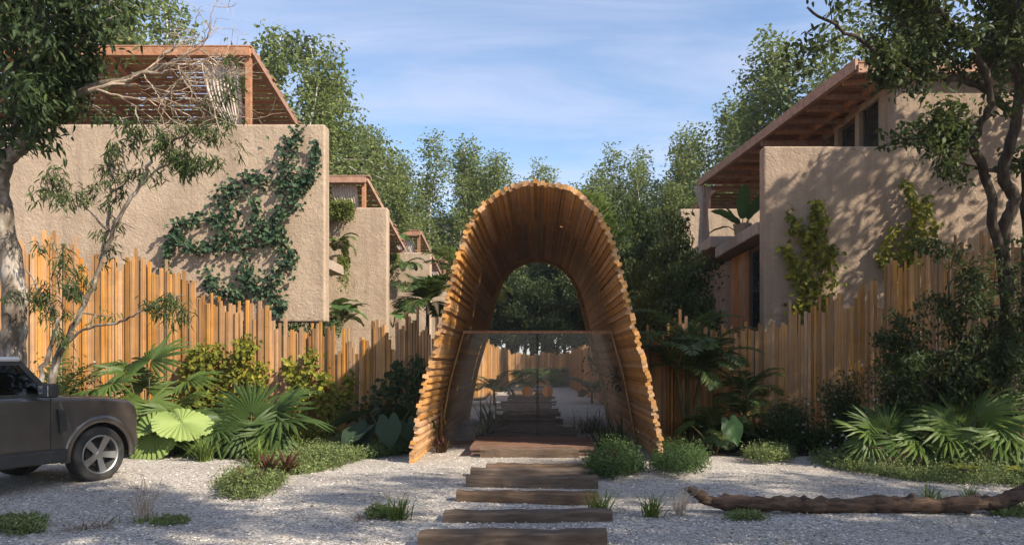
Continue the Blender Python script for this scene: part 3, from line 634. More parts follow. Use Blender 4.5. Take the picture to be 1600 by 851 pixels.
# right-hand houses
D0 = 17.0; off = (5.19, D0, 0)
h = thing('stucco_house', 'shaded stucco house with stepped front wall and yellow-green vines', 'house', off, group='stucco houses with slatted roof terraces')
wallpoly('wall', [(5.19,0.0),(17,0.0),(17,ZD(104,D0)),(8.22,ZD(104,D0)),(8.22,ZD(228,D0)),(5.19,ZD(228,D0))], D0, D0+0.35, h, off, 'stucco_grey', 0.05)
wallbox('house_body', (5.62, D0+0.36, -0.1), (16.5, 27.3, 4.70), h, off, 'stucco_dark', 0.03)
wallbox('terrace_slab', (5.12, D0+0.36, 4.72), (16.6, 21.4, 5.02), h, off, 'concrete', 0.03)
wallbox('terrace_slab', (4.98, 21.42, 5.05), (16.6, 27.4, 5.38), h, off, 'concrete', 0.03)
wallbox('terrace_wall', (8.3, D0+0.36, 5.03), (8.55, 18.0, 8.3), h, off, 'stucco_grey', 0.02)
for a, b, zt_ in ((18.05, 18.95, 8.25), (19.25, 20.3, 8.1), (20.6, 21.9, 8.0), (22.2, 23.8, 7.9)):
    window(h, off, (8.38, a, 5.4), (8.38, b, zt_), 0)
for a in (18.98, 20.33, 21.93, 23.85):
    g = Geo(); box(g, (8.26, a, 5.03), (8.5, a+0.26, 8.15)); link('pillar', g.mesh('pillar', M['stucco_grey'], off=off), h)
g = Geo(); box(g, (8.30, 18.0, 8.16), (8.48, 24.2, 8.36)); link('lintel', g.mesh('lintel', M['stucco_grey'], off=off), h)
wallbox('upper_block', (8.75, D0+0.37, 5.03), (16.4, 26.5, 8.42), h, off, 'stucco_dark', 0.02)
# slatted roof, its free edge running back at a slant
xa, za = XD(1340, 16.8), ZD(104, 16.8); xb, zb, yb = XD(1093, 26.2), ZD(288, 26.2), 26.2
pergola(h, off, xa, 13.5, 16.8, za, yb, zb, 40, [(xb+0.12, yb-0.2, zb-0.1)], 5.38, 31, x1b=13.5, x0b=xb, nraft=7)
for t in np.linspace(0.08, 0.95, 11):
    y = 16.8+(yb-16.8)*t; g = Geo(); z = za+(zb-za)*t-0.06; beam(g, (xa+(xb-xa)*t+0.1, y, z), (8.7, y, z), 0.09, 0.12); link('joist', g.mesh('joist', M['pergola'], off=off), h)
g = Geo(); beam(g, (xa-0.03, 16.78, za+0.05), (xb-0.03, yb, zb+0.05), 0.07, 0.26); link('fascia', g.mesh('fascia', M['pergola'], off=off), h)
curtain(h, off, xb+0.02, yb-0.25, 5.4, zb-0.12, 0.75, 33, 0.35, 0.3)
# boarded panel and window on the side facing the path
for q in range(6):
    y0 = 19.55+q*0.27; stick('cladding_board', PANEL_STICK, h, (5.57, y0+0.13, 2.3), (0,1,0), (1,0,0), (0,0,1), 0.262, 0.06, 2.38, off)
window(h, off, (5.60, 17.9, 2.55), (5.60, 19.38, 4.62), 0)

D0 = 28.0; off = (5.36, D0, 0)
h = thing('stucco_house', 'ochre stucco house behind the curtained terrace', 'house', off, group='stucco houses with slatted roof terraces')
wallbox('wall', (5.36, D0, 0.0), (16, D0+0.4, ZD(326,D0)), h, off, 'stucco', 0.05)
wallbox('house_body', (6.2, D0+0.42, -0.1), (15.5, D0+4.6, 6.2), h, off, 'stucco_dark', 0.03)
pergola(h, off, XD(1140,27.8), 13, 27.75, ZD(278,27.8), 33.0, 7.9, 14, [(6.6, 28.6, 8.4)], 6.2, 35, x0b=XD(1062,33.0), nraft=6)
g = Geo(); beam(g, (XD(1140,27.8)-.03, 27.74, ZD(276,27.8)), (XD(1062,33.0)-.03, 33.0, 7.95), 0.07, 0.26); link('fascia', g.mesh('fascia', M['pergola'], off=off), h)
D0 = 38.5; off = (6.2, D0, 0)
h = thing('stucco_house', 'distant stucco house whose slatted roof shows past the shrubs', 'house', off, group='stucco houses with slatted roof terraces')
wallbox('wall', (6.3, D0, 0.0), (16, D0+0.4, ZD(432,D0)), h, off, 'stucco', 0.05)
wallbox('house_body', (7.2, D0+0.42, -0.1), (15.5, D0+4.6, 5.4), h, off, 'stucco_dark', 0.03)
pergola(h, off, XD(1062,38), 13, 38, ZD(352,38), 43, 8.0, 12, [(XD(1046,38), 38.3, 8.7)], 5.0, 36, x0b=XD(1035,43), nraft=6)
# ------------------------------------------------------------------ off-road car
car = thing('parked_car', 'grey boxy off-road car parked in the shade, nose towards the fence', 'car')
WB, TR = 1.45, 0.405
def arch_pts(cx, r, a0=0.0, a1=math.pi, n=15): return [(cx+r*math.cos(a), 0.40+r*math.sin(a)) for a in np.linspace(a1, a0, n)]
side = [(-2.28,0.62)] + [(-2.25,0.45), (-WB-0.49,0.42)] + arch_pts(-WB, 0.485) + [(-0.9,0.40),(0.9,0.40)] + arch_pts(WB, 0.485) + [(1.97,0.46),(2.05,0.52),(2.10,0.70),(2.11,0.95),(2.07,1.10),(1.96,1.18),(1.6,1.225),(1.0,1.262),(0.86,1.285),(-2.26,1.30),(-2.33,1.0)]
bm = bmesh.new(); vs = [bm.verts.new((x, -0.97, z)) for x, z in side]; fc = bm.faces.new(vs)
ex = bmesh.ops.extrude_face_region(bm, geom=[fc]); bmesh.ops.translate(bm, vec=(0, 1.94, 0), verts=[e for e in ex['geom'] if isinstance(e, bmesh.types.BMVert)])
bmesh.ops.recalc_face_normals(bm, faces=bm.faces)
ed = [e for e in bm.edges if abs(e.verts[0].co.y-e.verts[1].co.y) < 1e-4 and min(e.verts[0].co.z, e.verts[1].co.z) > 0.65 and not any(((v.co.x-s*WB)**2+(v.co.z-0.4)**2)**.5 < 0.5 for v in e.verts for s in (-1, 1))]
bmesh.ops.bevel(bm, geom=ed, offset=0.07, segments=4, profile=0.55, affect='EDGES')
for v in bm.verts:  # tumblehome and nose taper
    if v.co.x > 1.2: v.co.y *= 1-0.05*((v.co.x-1.2)/1.1)**2
    if v.co.z > 0.9: v.co.y *= 1-0.04*(v.co.z-0.9)/0.4
bmesh.ops.triangulate(bm, faces=[f for f in bm.faces if len(f.verts) > 4])
me = bpy.data.meshes.new('body'); bm.to_mesh(me); bm.free(); me.materials.append(M['car_paint']); link('body', me, car)
def cpart(name, lo, hi, mat, b=0.01, parent=None, rot=None):
    c = [(lo[i]+hi[i])/2 for i in range(3)]; hs = [(hi[i]-lo[i])/2 for i in range(3)]
    return link(name, bevel_box_mesh(name, [-q for q in hs], hs, mat, b, 2), parent or car, loc=c, rot=rot)
# glasshouse: dark shell, then panes, then roof
def frustum(lo, hi, z0, z1, y0, y1, mat, name, x_lo, x_hi):
    g = Geo(); V = [(x_lo[0],-y0,z0),(x_lo[1],-y0,z0),(x_lo[1],y0,z0),(x_lo[0],y0,z0),(x_hi[0],-y1,z1),(x_hi[1],-y1,z1),(x_hi[1],y1,z1),(x_hi[0],y1,z1)]
    g.add(V, BOXF); return link(name, g.mesh(name, mat), car)
for s in (-1, 1):
    for xb_, xt_, w_ in ((0.80,0.36,0.07),(-0.47,-0.47,0.10),(-1.50,-1.50,0.10),(-2.20,-2.15,0.12)):
        g = Geo(); beam(g, (xb_, s*0.875, 1.26), (xt_, s*0.785, 1.77), w_, 0.05, up=(0,1,0)); link('pillar', g.mesh('pillar', M['car_black']), car)
    g = Geo(); beam(g, (-2.2, s*0.795, 1.735), (0.38, s*0.795, 1.735), 0.05, 0.06); link('roof_rail', g.mesh('roof_rail', M['car_black']), car)
    g = Geo(); beam(g, (-2.22, s*0.885, 1.295), (0.82, s*0.885, 1.295), 0.05, 0.05); link('window_seal', g.mesh('window_seal', M['car_black']), car)
for sx_ in (0.05, -0.85):
    for s in (-1, 1):
        st_ = cpart('seat', (sx_-0.28, s*0.40-0.24, 1.20), (sx_-0.14, s*0.40+0.24, 1.50), M['car_black'], 0.05, rot=(0,-0.15,0)); cpart('headrest', (-0.06,-0.12,0.17), (0.04,0.12,0.30), M['car_black'], 0.04, st_)
cpart('dashboard', (0.55,-0.78,1.22), (0.8,0.78,1.32), M['car_black'], 0.03)
cpart('roof', (-2.22,-0.83,1.755), (0.40,0.83,1.825), M['lit_roof'], 0.03)
def quadpane(name, V, mat=M['car_window']):
    g = Geo(); g.add(V, [[0,1,2,3]]); return link(name, g.mesh(name, mat), car)
def sy(z, e=0.006): return 0.90-(z-1.28)*0.10/0.48+e
for s in (-1, 1):
    for (xa_, xb_, xc_, xd_) in ((-0.42,0.72,0.30,-0.42), (-1.45,-0.52,-0.52,-1.45), (-2.15,-1.55,-1.55,-2.12)):
        V = [(xa_,s*sy(1.32),1.32),(xb_,s*sy(1.32),1.32),(xc_,s*sy(1.71),1.71),(xd_,s*sy(1.71),1.71)]
        quadpane('side_window', V if s < 0 else V[::-1])
quadpane('windscreen', [(0.835,-0.80,1.31),(0.835,0.80,1.31),(0.405,0.72,1.72),(0.405,-0.72,1.72)])
quadpane('rear_window', [(-2.235,0.7,1.33),(-2.235,-0.7,1.33),(-2.195,-0.66,1.7),(-2.195,0.66,1.7)])
for s in (-1, 1):
    # door skins with shut lines
    for a, b in ((-0.44,0.70),(-1.0,-0.46)):
        d = cpart('door', (a+0.006, s*0.972-0.008, 0.56), (b-0.006, s*0.972+0.008, 1.235), M['car_paint'], 0.007)
        cpart('door_handle', ((a+0.04)-(a+b)/2, s*0.006, 0.06), ((a+0.24)-(a+b)/2, s*0.03, 0.10), M['car_black'], 0.008, d)
    g = Geo(); V = []
    for y in (s*0.955, s*0.985): V += [(0.80,y,1.10),(0.90,y,1.08),(0.93,y,0.80),(0.83,y,0.76)]
    g.add(V, BOXF); link('side_vent', g.mesh('side_vent', M['car_black']), car)
    g = Geo()
    for q in range(4): box(g, (0.825,s*0.988-0.004,0.82+q*0.06), (0.915,s*0.988+0.004,0.845+q*0.06))
    link('vent_slat', g.mesh('vent_slat', M['car_black']), car)
    cpart('sill', (-0.93, s*0.975-0.03, 0.36), (0.93, s*0.975+0.03, 0.54), M['car_black'], 0.02)
    for wx in (-WB, WB):
        g = Geo(); th = np.linspace(-0.12, math.pi+0.12, 25); V = []
        for r_ in (0.47, 0.575):
            for y in (s*0.93, s*1.0):
                yy = y if r_ < 0.5 or abs(y) < 0.95 else s*0.975
                V += [(wx+r_*math.cos(t), yy*(0.985 if wx > 0 else 1), 0.40+r_*math.sin(t)) for t in th]
        k = len(th); i = np.arange(k-1)[:, None]
        g.add(V, np.concatenate([i+np.array([[a, b, b+1, a+1]]) for a, b in ((0,k),(k,3*k),(3*k,2*k),(2*k,0))])); link('wheel_arch', g.mesh('wheel_arch', M['car_paint'], True), car)
        g = Geo(); tube(g, [(wx,s*0.55,0.42),(wx,s*0.96,0.42)], 0.468, 24); link('wheel_well', g.mesh('wheel_well', M['car_black']), car) if False else None
    for xs_ in (0.70, -0.45, -1.0): cpart('shut_line', (xs_-0.007, s*0.975-0.009, 0.55), (xs_+0.007, s*0.975+0.009, 1.25), M['car_black'], 0.0)
    # mirror
    arm = cpart('wing_mirror', (0.52, min(s*0.98,s*1.22), 1.27), (0.66, max(s*0.98,s*1.22), 1.46), M['car_black'], 0.035)
    cpart('mirror_glass', (-0.079, -0.095, -0.075), (-0.070, 0.095, 0.075), M['mirror'], 0.003, arm)
    cpart('headlight', (2.04, min(s*0.62,s*0.84), 0.88), (2.13, max(s*0.62,s*0.86), 1.06), M['lamp_glass'], 0.03)
    cpart('tail_light', (-2.36, min(s*0.78,s*0.92), 0.92), (-2.29, max(s*0.78,s*0.92), 1.18), plain('red_lens', (0.35,0.01,0.01), 0.15), 0.01)
cpart('bumper', (1.98,-0.86,0.42), (2.18,0.86,0.66), M['car_black'], 0.05); cpart('grille', (2.085,-0.55,0.88), (2.13,0.55,1.04), M['car_black'], 0.02)
cpart('bumper', (-2.4,-0.9,0.45), (-2.26,0.9,0.68), M['car_black'], 0.04)
cpart('bonnet', (1.02,-0.70,1.235), (1.9,0.70,1.25), M['car_paint'], 0.006, rot=(0, 0.055, 0))
def lathe(g, prof_, n=40, m=0):
    """profile (axial y, radius), axis along y"""
    th = np.linspace(0, 2*np.pi, n, endpoint=False); V = [(r_*math.cos(t), y, r_*math.sin(t)) for y, r_ in prof_ for t in th]; k = len(prof_)
    i = np.arange(k-1)[:, None]*n; j = np.arange(n)[None]; g.add(V, np.stack([i+j, i+(j+1) % n, i+n+(j+1) % n, i+n+j], -1).reshape(-1, 4), m)
g = Geo(); lathe(g, [(-0.10,0.265),(-0.125,0.29),(-0.132,0.34),(-0.12,0.385),(-0.09,0.402),(0.09,0.402),(0.12,0.385),(0.132,0.34),(0.125,0.29),(0.10,0.265)]); tyre_me = g.mesh('wheel', M['tyre'], True)
g = Geo(); lathe(g, [(-0.118,0.292),(-0.128,0.28),(-0.11,0.262),(0.02,0.245),(0.11,0.262)], 40); 
lathe(g, [(-0.128,0.278),(-0.118,0.262),(-0.09,0.255)], 40)
for q in range(5):
    a = math.pi/2+q*2*math.pi/5; ca, sa = math.cos(a), math.sin(a)
    def sp(r_, w_, y): return (r_*ca-w_*sa, y, r_*sa+w_*ca)
    g.add([sp(0.05,-0.04,-0.085),sp(0.05,0.04,-0.085),sp(0.268,0.055,-0.112),sp(0.268,-0.055,-0.112),sp(0.05,-0.03,-0.05),sp(0.05,0.03,-0.05),sp(0.262,0.045,-0.06),sp(0.262,-0.045,-0.06)], BOXF)
lathe(g, [(-0.096,0.0001),(-0.096,0.035),(-0.088,0.045),(-0.086,0.07),(-0.05,0.085)], 24)
rim_me = g.mesh('rim', M['alloy'])
g = Geo(); lathe(g, [(-0.02,0.0001),(-0.02,0.17),(0.0,0.17),(0.0,0.0001)], 28); lathe(g, [(0.03,0.0001),(0.03,0.25)], 28); brk_me = g.mesh('brake_disc', M['car_black'])
for wx in (-WB, WB):
    for s in (-1, 1):
        w = link('wheel', tyre_me, car, (wx, s*0.845, TR-0.005), rot=(0, 0.3*wx, 0 if s < 0 else math.pi)); link('rim', rim_me, w); link('brake_disc', brk_me, w)
g = Geo(); box(g, (-2.1,-0.7,0.42), (2.05,0.7,0.8)); link('underbody', g.mesh('underbody', M['car_black']), car)
for wx in (-WB, WB):
    for s in (-1, 1):
        g = Geo(); th = np.linspace(0, math.pi, 17); V = []
        for y in (s*0.60, s*0.95): V += [(wx+0.483*math.cos(t), y, 0.40+0.483*math.sin(t)) for t in th]
        k = len(th); i = np.arange(k-1)[:, None]; g.add(V, i+np.array([[0, k, k+1, 1]]))
        g.add([(wx-0.48,s*0.6,0.3),(wx+0.48,s*0.6,0.3),(wx+0.48,s*0.6,0.9),(wx-0.48,s*0.6,0.9)], [[0,1,2,3]])
        link('wheel_well', g.mesh('wheel_well', M['car_black']), car)
PSI = R(68); wr = GND(151, 747.5); lx, ly = WB, -0.88
car.rotation_euler = (0, 0, PSI)
car.location = (wr[0]-(lx*math.cos(PSI)-ly*math.sin(PSI)), wr[1]-(lx*math.sin(PSI)+ly*math.cos(PSI)), -0.035)

# ------------------------------------------------------------------ driftwood log
r = np.random.default_rng(4)
pts = [(1083,767),(1105,775),(1150,783),(1200,786),(1260,788),(1320,791),(1380,792),(1440,789),(1500,787),(1550,780),(1590,771),(1640,766)]
P3 = []
for k, (x, y) in enumerate(pts):
    D = 8.55 + 0.05*math.sin(k*1.3); P3.append(PX(x, y, D))
P3 = smooth_path(P3, 6); nP = len(P3); t = np.linspace(0, 1, nP)
rad = np.interp(t, [0,0.04,0.2,0.45,0.6,0.8,0.92,1.0], [0.03,0.06,0.082,0.094,0.09,0.082,0.082,0.045])*(1+np.convolve(r.normal(size=nP)*0.2, np.ones(5)/5, 'same'))
P3[:, 2] = np.maximum(P3[:, 2]*0.5+0.5*(rad*0.75), rad*0.65-0.02)
P3[:8, 2] += np.linspace(0.10, 0, 8); P3[-10:, 2] += np.linspace(0, 0.12, 10)
P3[2:-2] += r.normal(size=(nP-4, 3))*[0.008,0.012,0.008]; g = Geo(); tube(g, P3, rad*(1+0.07*r.normal(size=nP)), 18, rough=0.10, rng=r)
lg = thing('driftwood_log', 'long weathered brown driftwood log lying on the gravel', 'log', tuple(P3[0]*[1,1,0]))
link('trunk', g.mesh('trunk', M['log'], True, off=P3[0]*[1,1,0]), lg)
for f_, dx_, dz_, rd in ((0.62,0.03,0.14,0.05),(0.36,0.05,0.10,0.05),(0.93,0.07,0.15,0.06),(0.9,0.25,0.04,0.05),(0.78,-0.05,0.10,0.055),(0.015,-0.1,0.03,0.04)):
    q = P3[int(f_*(nP-1))]; g = Geo(); e = q+np.array([dx_, -0.05, dz_]); tube(g, smooth_path([q, (q+e)/2+[0.01,0,0.01], e], 4), np.linspace(rd*1.5, rd*0.55, 9), 9, rough=0.12, rng=r)
    link('branch_stub', g.mesh('branch_stub', M['log'], True, off=P3[0]*[1,1,0]), lg)
SHADE = [(12.0, 13.5, 1.0, 0, 'tree beyond the picture edge beside the shaded house'),
         (9.9, 0.9, 1.0, 1, 'tree beside the viewpoint whose crown dapples the path'),
         (13.2, 2.6, 1.05, 0, 'tree farther aside of the viewpoint shading the gravel'),
         (10.2, 11.9, 0.95, 1, 'tree beyond the picture edge that shades the slat fence'),
         (3.7, 2.2, 1.15, 2, 'tree close to the viewpoint whose high crown shades the car')]
# ------------------------------------------------------------------ trees
def rand_unit(r, n, bias=(0,0,0)):
    v = r.normal(size=(n, 3)); return unit(unit(v) + np.asarray(bias))
def scatter_leaves(g, r, C, n, spread, L, W, bias=(0,0,-0.6), nb=(0,0,1.2), kind=0, m=0):
    """n leaves round each centre in C"""
    C = np.asarray(C); P = np.repeat(C, n, 0) + np.clip(r.normal(size=(len(C)*n, 3)), -1.35, 1.35)*np.asarray(spread)
    A = rand_unit(r, len(P), bias); Nn = rand_unit(r, len(P), nb); k = len(P)
    LL = L*r.uniform(0.65, 1.25, k); WW = W*r.uniform(0.7, 1.2, k)
    (leaves6 if kind else leaves)(g, P, A, Nn, LL, WW, m=m)
def tree_geo(seed, H, tr, lo, shape, nl, up, droop, ntw, nleaf, L, W, spread, lean=0.0, bias=(0,0,-0.6), kind=0, wob=0.25, multi=1, lt=1.0):
    """trunk+limbs Geo and leaf Geo; shape(t) = crown radius at t in 0..1 of the crown"""
    r = np.random.default_rng(seed); gt, gl = Geo(), Geo(); tips = []
    for s in range(multi):
        az0 = r.uniform(0, 6.28); k = 9; zz = np.linspace(0, 1, k); w = np.cumsum(r.normal(size=(k, 2))*wob*H*0.02, 0); ln = lean if multi == 1 else lean+0.12*(s > 0)
        top = H*(1 if s == 0 else r.uniform(0.75, 0.95)); P = np.column_stack([w[:, 0]+np.cos(az0)*ln*H*zz**1.3, w[:, 1]+np.sin(az0)*ln*H*zz**1.3, zz*top]); P[0, :2] = r.normal(size=2)*0.1*(multi > 1)
        P = smooth_path(P, 3); tz = np.linspace(0, 1, len(P)); rad = tr*(1-0.93*tz**0.9)*(1+0.5*np.exp(-tz*22)); tube(gt, P, rad, 8)
        for q in range(nl//multi):
            t = (q+r.random())/(nl//multi); f = lo+(1-lo)*t*0.97; i = f*(len(P)-1); b = P[int(i)]+(P[min(int(i)+1, len(P)-1)]-P[int(i)])*(i-int(i))
            az = q*2.399+r.uniform(-0.5, 0.5); ll = shape(t)*r.uniform(0.35, 1.2); e = up+r.uniform(-0.25, 0.25)
            d = np.array([math.cos(az)*math.cos(e), math.sin(az)*math.cos(e), math.sin(e)]); n5 = np.linspace(0, 1, 6)[:, None]
            Q = b + d*ll*n5 + np.array([0,0,-1])*droop*ll*n5**2 + np.cumsum(r.normal(size=(6, 3))*0.045*ll, 0)*(n5 > 0)
            r0 = max(0.012, tr*(1-0.9*f)*0.45*lt); tube(gt, Q, np.linspace(r0, r0*0.2+0.003, 6), 5, cap=False)
            for w_ in range(ntw):
                f2 = r.uniform(0.35, 1.0); i2 = f2*5; b2 = Q[int(min(i2, 4))]+(Q[min(int(i2)+1, 5)]-Q[int(min(i2, 4))])*(i2-int(min(i2, 4)))
                d2 = unit(d*0.6+r.normal(size=3)*0.75+np.array([0,0,0.15-droop])); l2 = ll*r.uniform(0.15, 0.4)
                e2 = b2+d2*l2; 
                if w_ % 2 == 0: tube(gt, [b2, (b2+e2)/2+r.normal(size=3)*0.03*l2, e2], [r0*0.35+0.002, r0*0.22+0.002, 0.003], 4, cap=False)
                tips.append(b2+d2*l2*0.5); tips.append(e2)
    scatter_leaves(gl, r, tips, nleaf, spread, L, W, bias, kind=kind); return gt, gl
def tree_proto(key, barkm, leafm, **kw):
    gt, gl = tree_geo(**kw); return gt.mesh(key+'_trunk', M[barkm], True), gl.mesh(key+'_crown', M[leafm])
def plant_tree(name, label, cat, meshes, loc, rz=0, s=1.0, sz=None, group=None):
    t = thing(name, label, cat, loc, rz, group); t.scale = (s, s, sz or s)
    link('trunk', meshes[0], t); link('crown', meshes[1], t, kind='stuff'); return t

birch_shape = lambda t: 4.5*(0.35+0.65*math.sin(min(1, t*1.25+0.12)*math.pi)**0.8)*(1-0.6*t**3) + 0.25
birches = [tree_proto('birch', 'bark_birch', 'lf_birch', seed=100+k, H=20, tr=0.17, lo=0.3, shape=birch_shape, nl=42, up=0.85, droop=0.75, ntw=6, nleaf=19, L=0.22, W=0.14, spread=(0.36,0.36,0.8), bias=(0,0,-0.9), wob=0.7, multi=1+k % 3, lean=0.03) for k in range(4)]
broad_shape = lambda t: 4.6*math.sqrt(max(0.02, 1-(t*1.5-0.55)**2)) if t < 0.97 else 1.2
broads = [tree_proto('broadleaf', 'bark_dark', 'lf_broad', seed=200+k, H=14, tr=0.3, lo=0.25, shape=broad_shape, nl=34, up=0.6, droop=0.25, ntw=9, nleaf=22, L=0.32, W=0.2, spread=(0.42,0.42,0.32), multi=2, wob=0.8) for k in range(3)]
darks = [tree_proto('dark_tree', 'bark_dark', 'lf_dark', seed=230+k, H=14, tr=0.3, lo=0.30, shape=broad_shape, nl=30, up=0.6, droop=0.2, ntw=8, nleaf=20, L=0.34, W=0.2, spread=(0.5,0.5,0.36), multi=3, wob=1.0, lt=1.5) for k in range(2)]

r = random.Random(9)
def birch(x, ytop, D, k, label, group='birches behind the houses', cls=birches, name='birch_tree', cat='tree', h0=20.0, fat=1.4):
    H = ZD(ytop, D); s = H/h0; return plant_tree(name, label, cat, cls[k % len(cls)], (XD(x, D), D, -0.05), r.uniform(0, 6.28), s*fat, s, group)
lab_bl = 'slender white-stemmed birch in the stand behind the second and third stucco houses'
for k, (x, y, D) in enumerate([(622,200,58),(682,208,60),(572,262,66),(648,240,70),(712,262,64),(598,236,74),(740,300,72),(770,318,66),(660,282,54),(545,300,60),(612,300,52),(700,225,66),(596,218,63),(735,275,60)]):
    birch(x, y, D, k, lab_bl, 'birches behind the second and third house')
lab_br = 'slender birch in the stand between the arch and the shaded houses'
for k, (x, y, D) in enumerate([(968,240,60),(1058,228,58),(1120,172,55),(925,285,66),(1015,262,68),(1085,250,72),(1150,255,62),(1040,300,54),(895,318,74),(998,248,64),(1078,215,62),(945,262,70)]):
    birch(x, y, D, k+1, lab_br, 'birches between arch and shaded houses')
birch(800, 252, 75, 2, 'thin birch whose loose top rises just beside the top of the arch'); birch(855, 262, 92, 1, 'small distant birch hidden mostly behind the arch top')
# big trees behind the ivy house
for k, (x, y, D, lab) in enumerate([(262,-40,42,'tall airy tree rising behind the slatted terrace of the ivy house'),(440,52,40,'leafy tree above the raking roof edge of the ivy house'),(492,108,44,'leafy tree between the ivy house and the open sky'),(120,-60,36,'tree behind the dark foliage above the terrace roof'),(20,-50,36,'tree farthest along behind the terrace roof of the ivy house')]):
    birch(x, y, D, k+1, lab, 'trees behind the ivy house')
birch(408, 70, 46, 0, 'darker rounded tree behind the end of the terrace roof', 'trees behind the ivy house', broads, 'broadleaf_tree', 'tree', 14.0, 0.75)
birch(520, 200, 50, 1, 'dark rounded tree at the corner between the first two stucco houses', 'trees behind the ivy house', broads, 'broadleaf_tree', 'tree', 14.0, 0.8)
# trees above the right house
for k, (x, y, D, lab) in enumerate([(1290,-30,36,'big birch rising over the slanting roof edge'),(1250,60,40,'birch with loose drooping sprays against the sky, by the slanting roof'),(1370,-60,34,'birch behind the roof and the dark overhanging boughs'),(1190,180,46,'smaller birch low over the slanting roof edge'),(1480,-40,36,'birch hidden behind the dark boughs above the stepped wall')]):
    birch(x, y, D, k+2, lab, 'trees over the shaded house')
# dark wood closing the view beyond the path
lab_d = 'dark tree of the wood closing the view through the arch'
for k, (x, y, D) in enumerate([(790,395,62),(850,372,66),(905,385,63),(760,360,70),(940,360,72),(822,420,58.5),(880,430,59),(700,330,80),(990,330,80),(840,330,84),(640,330,78),(1050,340,80)]):
    birch(x, y, D, k, lab_d, 'dark wood beyond the path', darks, 'dark_tree', 'tree', 14.0, 1.15)
lab_e = 'broad green tree in the belt beneath the birches'
for k, (x, y, D) in enumerate([(600,375,84),(690,370,88),(560,370,76),(1000,375,88),(1080,370,84),(930,375,90),(1150,370,80),(760,375,90),(400,320,80),(250,300,80),(1300,300,80),(1450,300,84),(100,300,84),(-60,280,80),(1600,280,80)]):
    birch(x, y, D, k, lab_e, 'green belt of trees far behind', broads, 'broadleaf_tree', 'tree', 14.0, 1.3)

# shrubs and small trees crowding the garden behind the right fence
shrub_shape = lambda t: 1.5*math.sqrt(max(0.05, 1-(t*1.4-0.5)**2))
shrubs = [tree_proto('shrub', 'bark_dark', 'lf_right', seed=260+k, H=5, tr=0.07, lo=0.08, shape=shrub_shape, nl=34, up=0.7, droop=0.2, ntw=7, nleaf=18, L=0.15, W=0.075, spread=(0.2,0.2,0.2), multi=3, wob=1.2) for k in range(3)]
def shrub(x, ytop, D, k, label, group, fat=1.0, rz=None):
    s = ZD(ytop, D)/5.0; return plant_tree('shrub', label, 'shrub', shrubs[k % 3], (XD(x, D), D, -0.03), r.uniform(0, 6.28), s*fat, s, group)
for k, (x, y, D, lab, fat) in enumerate([(1030,372,19,'tall dark shrub right against the shaded flank of the arch',0.62),(1052,352,20,'tall dark shrub covering the side of the curtained terrace',0.9),(1085,440,19.2,'dark climbing shrub beneath the terrace slab edge',0.7),(1045,420,17.5,'dark shrub just behind the shaded fence near the arch',0.9),(1000,330,25,'dark tall shrub behind the arch flank, below the feather palm',0.8)]):
    shrub(x, y, D, k, lab, 'dark shrubs behind the shaded fence', fat)


# ------------------------------------------------------------------ overhanging trees: hand laid limbs, leaves on twigs
def limb_tree(name, label, cat, stems, seed, barkm, leafm, leafspec, base, group=None, extra=None):
    """stems: list of (points, r0, r1, leafy fraction start or None, twigs)"""
    r_ = np.random.default_rng(seed); gt, gl = Geo(), Geo(); C = []
    for pts, r0, r1, lf, nt, tl in stems:
        P = smooth_path(pts, 5); P[1:-1] += r_.normal(size=(len(P)-2, 3))*min(r0, 0.03)*0.5; tube(gt, P, np.linspace(r0, r1, len(P)), 9, rough=0.05, rng=r_)
        for q in range(nt):
            f = r_.uniform(lf, 1.0); i = f*(len(P)-1); b = P[min(int(i), len(P)-1)]; T = unit(P[min(int(i)+1, len(P)-1)]-P[max(int(i)-1, 0)])
            d = unit(T*0.7+r_.normal(size=3)*0.8); l = tl*r_.uniform(0.4, 1.1); rr0 = max(0.006, (r0+(r1-r0)*f)*0.45)
            mid = b+d*l*0.5+r_.normal(size=3)*0.06*l; e = b+d*l+np.array([0,0,-0.12*l])+r_.normal(size=3)*0.1*l; tube(gt, [b, mid, e], [rr0, rr0*0.6, 0.004], 5, cap=False)
            for w in range(4):
                s = r_.uniform(0.35, 1.0); b2 = b+(mid-b)*min(1, s*2) if s < 0.5 else mid+(e-mid)*(s*2-1); d2 = unit(d*0.5+r_.normal(size=3)*0.9); e2 = b2+d2*l*r_.uniform(0.2, 0.5)
                tube(gt, [b2, e2], [rr0*0.35+0.001, 0.002], 4, cap=False); C += [b2+(e2-b2)*0.4, b2+(e2-b2)*0.75, e2]
    if extra is not None: C += list(extra)
    if C and leafm: scatter_leaves(gl, r_, C, *leafspec[:-2], bias=leafspec[-2], kind=leafspec[-1])
    t = thing(name, label, cat, base, group=group); link('trunk', gt.mesh('trunk', M[barkm], True, base), t)
    if C and leafm: link('crown', gl.mesh('crown', M[leafm], False, base), t, kind='stuff')
    return t
def L3(seq, D0, D1):
    n_ = len(seq); return [PX(x, y, D0+(D1-D0)*k/(n_-1)) for k, (x, y) in enumerate(seq)]
def jit(p, a, r_): return p+r_.normal(size=3)*a
